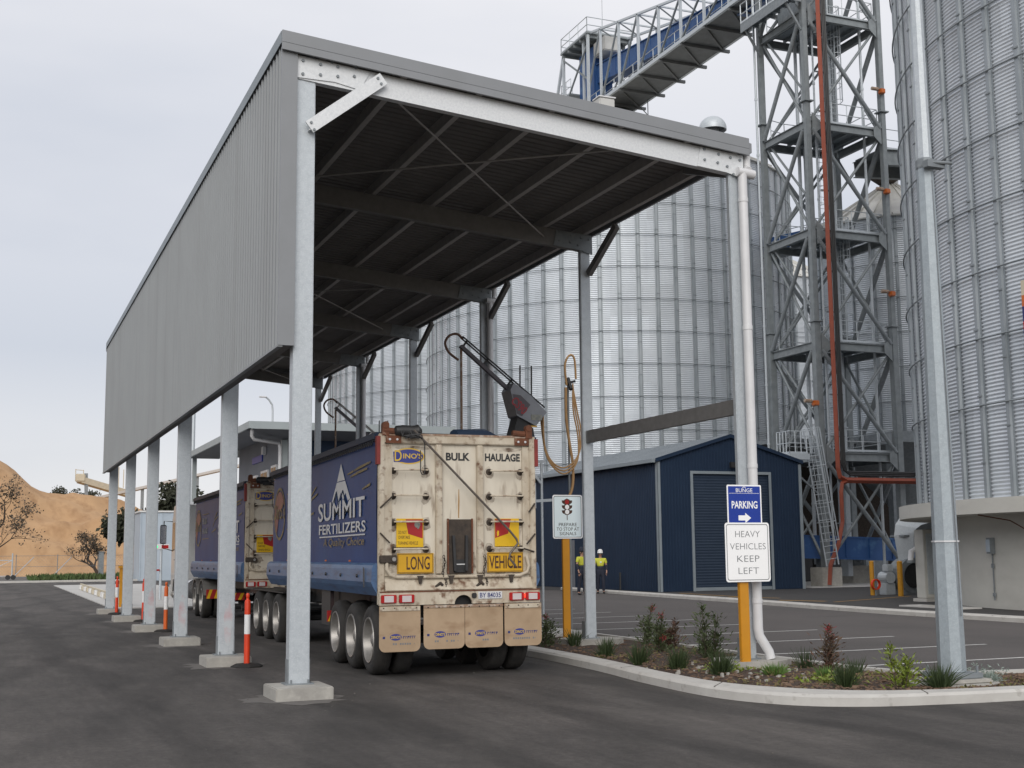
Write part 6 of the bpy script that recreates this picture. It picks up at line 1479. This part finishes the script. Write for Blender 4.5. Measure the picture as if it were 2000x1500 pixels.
for _ in range(4200):
    i = rl.randrange(20, len(ki)-6); p = ki[i].lerp(ki[i+1], rl.random()).lerp(bi[i], .05+.9*rl.random())
    if math.sin(p.x*2.3+p.y*1.1)+math.sin(p.y*2.9) < rl.uniform(-1.2, 1.6): continue
    lf.leaf((p.x, p.y, .10), rl.uniform(.03, .075), (rl.gauss(0, 1), rl.gauss(0, 1), rl.uniform(.05, .9)), .5)
tag(lf.build('leaf_litter', 'leaf_litter'), 'dead leaves and low weeds scattered over the planting bed', 'leaf litter', kind='stuff')
st_ = MB()
for _ in range(60):
    x, y = 9.35+rp.gauss(0, .45), 15.0+rp.gauss(0, .7); s = rp.uniform(.008, .026)
    st_.bbox(x-s, y-s*.8, .07, x+s, y+s*.7, .10+s, s*.3)
tag(st_.build('pale_stones', 'concrete'), 'pale stones scattered in the bed near the parking sign post', 'stones', kind='stuff')

# ================================================================== FAR BACKGROUND, left
# wood-chip mound
def hill():
    b = MB(); rnd = random.Random(8); nx, ny = 110, 54; vs = []
    from mathutils import noise
    for j in range(ny+1):
        for i in range(nx+1):
            x = -70+i*1.0; y = 128+j*1.7
            ridge = np.interp(x, [-70, -30, -12, -3, 1, 2.5, 5.5, 9, 12, 15, 19, 26, 34, 40], [18, 21, 19.5, 16.5, 14.2, 13.3, 10.6, 9.9, 9.9, 9.3, 8.0, 5.5, 3, 0])
            cy_ = 172; d = (cy_-y)/38 if y < cy_ else (y-cy_)/45
            prof = max(0, 1-abs(d))**.92
            n = noise.fractal(Vector((x*.11, y*.11, 0)), .9, 2.0, 5)*1.1+noise.fractal(Vector((x*.55, y*.18, 3)), .8, 2.0, 4)*.55
            z = ridge*prof+n*min(1, prof*4)*.8-.1
            vs.append((x, y, z))
    b.add(vs, [(j*(nx+1)+i, j*(nx+1)+i+1, (j+1)*(nx+1)+i+1, (j+1)*(nx+1)+i) for j in range(ny) for i in range(nx)])
    o = b.build('woodchip_mound', 'mound', smooth=True); tag(o, kind='structure')
hill()
# grass strip before the fence
b = MB(); rnd = random.Random(4)
for _ in range(5200):
    x = rnd.uniform(3.2, 26); y = rnd.uniform(104.5, 114); 
    if x < 4.5 and rnd.random() < .5: continue
    h = rnd.uniform(.25, .7); b.blade((x, y, -.02), (rnd.gauss(0, .3), rnd.gauss(0, .3), 1), h, .12)
tag(b.build('verge_grass', 'grass_far'), 'rough green grass along the foot of the far fence', 'grass', kind='stuff')
def leafcloud(b, c, rad, n, size, rnd):
    for _ in range(n):
        v = Vector((rnd.gauss(0, 1), rnd.gauss(0, 1), rnd.gauss(0, 1))).normalized()*(rnd.random()**.5)
        b.leaf(Vector(c)+Vector((v.x*rad[0], v.y*rad[1], v.z*rad[2])), size*rnd.uniform(.6, 1.4), None, .55)
def tree(name, label, x, y, h, spread, seed, m, ln, lsize, trunk=.22, bare=False, lean=0, z0=-.1, group=None, t0=.28):
    rnd = random.Random(seed); t = thing(name, label, 'tree', (x, y, z0), group); tr = MB(); cr_ = MB(); tips = []
    def grow(p, d, L, r, lev):
        pts = [p]; 
        for k in range(4):
            d = (d+Vector((rnd.gauss(0, .16), rnd.gauss(0, .16), rnd.gauss(0, .10)+.03))).normalized(); p = p+d*L/4; pts.append(p)
        tr.path(pts, [r*(1-.13*k) for k in range(5)], 6 if lev < 2 else 4, False)
        if lev >= (5 if bare else 3): tips.append((p, L)); return
        for k in range(3 if lev < 4 else 2):
            a = rnd.random()*6.283; nd = (d*.75+Vector((math.cos(a), math.sin(a), rnd.uniform(-.1, .5)))*spread).normalized()
            grow(pts[rnd.choice((2, 3, 4))], nd, L*rnd.uniform(.58, .82), r*.52, lev+1)
        if bare and lev >= 3: tips.append((p, L))
    grow(Vector((x, y, z0)), Vector((lean, 0, 1)).normalized(), h*t0, trunk, 0)
    tr.build('trunk', 'bark', t)
    for p, L in tips:
        if bare and rnd.random() < .55: continue
        leafcloud(cr_, p, (L*.8+.2, L*.8+.2, L*.6+.15), ln, lsize, rnd)
    cr_.build('crown', m, t); return t
tree('bare_tree', 'sparse leafless tree with a crooked trunk in front of the tan mound', 9.2, 116, 7.2, .75, 12, 'leaf_grey', 14, .16, .20, True, -.25)
tree('bare_tree', 'thin grey brown tree cut off by the left edge of the frame', -.7, 117, 12.5, .5, 31, 'leaf_grey', 18, .2, .18, True, .05)
tree('dark_tree', 'dark bushy tree behind the far left canopy columns', 13.6, 112, 9.0, .85, 5, 'leaf_dark', 230, .40, .30, t0=.32)
tree('dark_tree', 'taller dark tree right of the other, beside the thin street light', 15.2, 118, 11.0, .7, 9, 'leaf_dark', 230, .42, .30, t0=.32)
for k, (x, y, h) in enumerate(((9.0, 215, 13.0), (11.0, 216, 12.7), (12.8, 217, 12.6))):
    t = thing('distant_tree', ('leftmost', 'middle', 'rightmost')[k]+' of the small dark treetops just above the mound ridge', 'tree', (x+2, y, 0), 'treetops behind the mound')
    c = MB(); rnd = random.Random(k+50)
    for q in range(7): leafcloud(c, (x+2+rnd.uniform(-1.3, 1.3), y+rnd.uniform(-1, 1), h-.9+rnd.uniform(-.7, .5)), (.9, .9, .6), 70, .35, rnd)
    c.build('crown', 'leaf_dark', t); c = MB(); c.path([(x+2, y, 0), (x+2.1, y, h*.5), (x+2, y, h-.8)], [.35, .25, .12], 6); c.build('trunk', 'bark', t)
# chain-link fence and its gate frame
fy = 116.0
fn = thing('chain_link_fence', 'galvanised chain link fence along the foot of the tan mound', 'fence', (8, fy, 0))
for k in range(14):
    x = -24+k*3.3
    b = MB(); b.tube((x, fy, -.1), (x, fy, 2.0), .035, 6); b.build('fence_post', 'galv_dull', fn)
b = MB()
for z in (.1, 1.0, 1.9): b.tube((-24, fy, z), (19, fy, z), .014, 4)
b.build('line_wire', 'galv_dull', fn)
b = MB(); x = -24
while x < 19:
    b.bar((x, fy, .1), (x+1.8, fy, 1.9), .006, .006); b.bar((x+1.8, fy+.01, .1), (x, fy+.01, 1.9), .006, .006); x += .26
w_ = b.build('wire_mesh', 'galv_dull', fn); w_['kind'] = 'stuff'
for xx in (1.9, 4.95):
    b = MB(); b.tube((xx+1.9, fy-.1, 1.8), (xx+.2, fy-1.2, .05), .03, 6); b.build('stay', 'galv_col', fn)
g = thing('sliding_gate', 'low wheeled steel gate end at the far left of the fence', 'gate', (1.2, 110, 0))
b = MB(); b.tube((-9, 110, 1.55), (2.0, 110, 1.55), .035, 6); b.tube((-9, 110, .3), (2.0, 110, .3), .035, 6); b.tube((2.0, 110, .1), (2.0, 110, 2.1), .06, 6); b.tube((-.6, 110, .3), (2.0, 110, 1.55), .025, 6); b.build('frame', 'galv_col', g)
for xx in (1.7, 2.1):
    b = MB(); b.lathe([(.001, 109.92), (.2, 109.92), (.2, 110.05), (.001, 110.05)], (xx, 0, .2), 'y', 12); b.build('wheel', 'black_steel', g)
t = thing('gate_post', 'thick grey post in the fence line left of the far columns', 'post', (9.05, 112, 0))
b = MB(); b.bbox(8.75, 111.9, -.1, 9.15, 112.2, 2.15, .02); b.build('post', 'galv_dull', t)
b = MB(); b.box(8.7, 111.85, 2.151, 9.2, 112.25, 2.2); b.build('cap', 'galv_dull', t)
# stacker conveyor on the mound
t = thing('stacker_conveyor', 'cream inclined stacker conveyor head above the tan mound', 'conveyor', (14, 200, 0))
b = MB(); b.bar((12.6, 200, 13.2), (20.5, 204, 11.2), 1.6, .9); b.build('boom', 'cream', t)
b = MB(); b.bbox(11.9, 199.2, 12.9, 13.3, 200.8, 14.1, .15); b.build('head', 'cream', t)
b = MB(); b.tube((11.9, 199.5, 13.9), (11.9, 199.5, 14.8), .06, 5); b.tube((13.0, 199.5, 14.0), (13.0, 199.5, 14.7), .06, 5); b.tube((11.9, 199.5, 14.7), (13.0, 199.5, 14.6), .05, 5); b.tube((18.3, 202, 12.2), (18.3, 202, 15.4), .07, 5); b.tube((19.0, 202, 12.2), (19.0, 202, 15.0), .07, 5); b.build('rails', 'cream', t)
b = MB(); b.bar((13.4, 200, 14.2), (13.6, 200, 9.5), .5, .5); b.build('chute', 'galv_dull', t)
b = MB(); b.bar((10, 190, 9.0), (34, 178, 14.6), 1.2, .35); b.build('feed_belt', 'purlin', t)
for xx, yy, zz in ((20, 185, 11.2), (27, 181.5, 12.8)):
    b = MB(); b.bar((xx, yy, 0), (xx, yy, zz), .4, .4); b.build('trestle_leg', 'galv_dull', t)
# pale cabin, signals and lamps near the weighbridge
t = thing('pale_cabin', 'tall pale blue grey cabin with vertical panels behind the columns', 'cabin', (11.4, 96, 0))
b = MB(); b.bbox(10.2, 95, .0, 14.0, 99, 4.9, .03); b.build('body', 'box_pale', t)
b = MB()
for k in range(6): b.box(10.18+k*.74, 94.95, .12, 10.26+k*.74, 94.999, 4.8)
b.build('panel_ribs', 'box_pale', t)
b = MB(); b.box(10.1, 94.9, 4.901, 14.1, 99.1, 5.02); b.build('roof', 'white_paint', t)
t = thing('weighbridge_signal', 'slim signal post with a green and a red lamp at the weighbridge', 'traffic signal', (6.45, 52, 0))
b = MB(); b.tube((6.4, 52, .03), (6.4, 52, 2.6), .05, 8); b.build('post', 'galv_col', t)
b = MB(); b.bbox(6.1, 51.9, 1.99, 6.7, 52.02, 2.2, .015); b.build('lamp_case', 'white_paint', t)
b = MB(); b.lathe([(.001, 51.885), (.06, 51.89), (.06, 51.899)], (6.2, 0, 2.095), 'y', 12); b.build('green_lamp', 'lamp_green', t)
b = MB(); b.box(6.4, 51.885, 2.03, 6.66, 51.899, 2.16); b.build('red_lamp', 'lens_red', t)
b = MB(); b.bbox(5.95, 51.9, 1.15, 6.35, 52.02, 1.22, .01); b.build('button_arm', 'warn_red', t)
def street(label, x, y, h, arm, r=.08):
    t = thing('street_light', label, 'street light', (x, y, 0))
    b = MB(); b.path([(x, y, 0), (x, y, h)]+([(x-.05, y, h+.5), (x-.35, y, h+.95), (x-arm, y, h+1.15)] if arm else [(x, y, h+.05)]), [r]*5 if arm else [r, r*.8, r*.8], 8); b.build('pole', 'galv_col', t)
    b = MB(); b.bbox(x-arm-.6, y-.14, h+(1.1 if arm else 0), x-arm+.05, y+.14, h+(1.22 if arm else .12), .04); b.build('lamp_head', 'pvc', t)
street('thin curved street light between the canopy columns near the dark trees', 9.75, 70, 8.3, .9)
street('tall straight pale mast behind the office roof corner', 10.15, 70, 15, 0, .11)
street('tiny distant street light above the office roof', 22.7, 110, 14.3, .6)
# slatted guard rail on the weighbridge edge
t = thing('guard_rail', 'low pale yellow and white block rail along the weighbridge edge', 'rail', (4.6, 60, 0))
for k in range(14):
    y = 46.5+k*1.85
    b = MB(); b.bbox(4.45+.013*k, y, .036, 4.62+.013*k, y+.9, .27, .03); b.build('block', 'cream' if k % 2 == 0 else 'white_paint', t)
b = MB(); b.bar((4.535, 46.3, .31), (4.76, 72, .31), .10, .06); b.build('rail_top', 'cream', t)
# small flag bracket on the near silo, at the right edge of the frame
M = onwall(187.6, 12.15)
t = thing('silo_flag', 'red and purple flag hanging from a white bracket on the near silo', 'flag', M @ Vector((0, 0, 9)))
b = MB(); b.tube(M @ Vector((-.1, .35, 9.1)), M @ Vector((.15, -.9, 9.15)), .03, 6); b.build('bracket', 'white_paint', t)
for k, (za, zb, m) in enumerate(((8.35, 8.75, 'cream'), (8.05, 8.349, 'lamp_amber'), (7.65, 8.049, 'decal_navy'), (7.45, 7.649, 'warn_red'), (6.6, 7.449, 'decal_navy'))):
    b = MB(); b.box(.1, -1.1, za, .14, -.42, zb, M); b.build('flag_band', m, t)
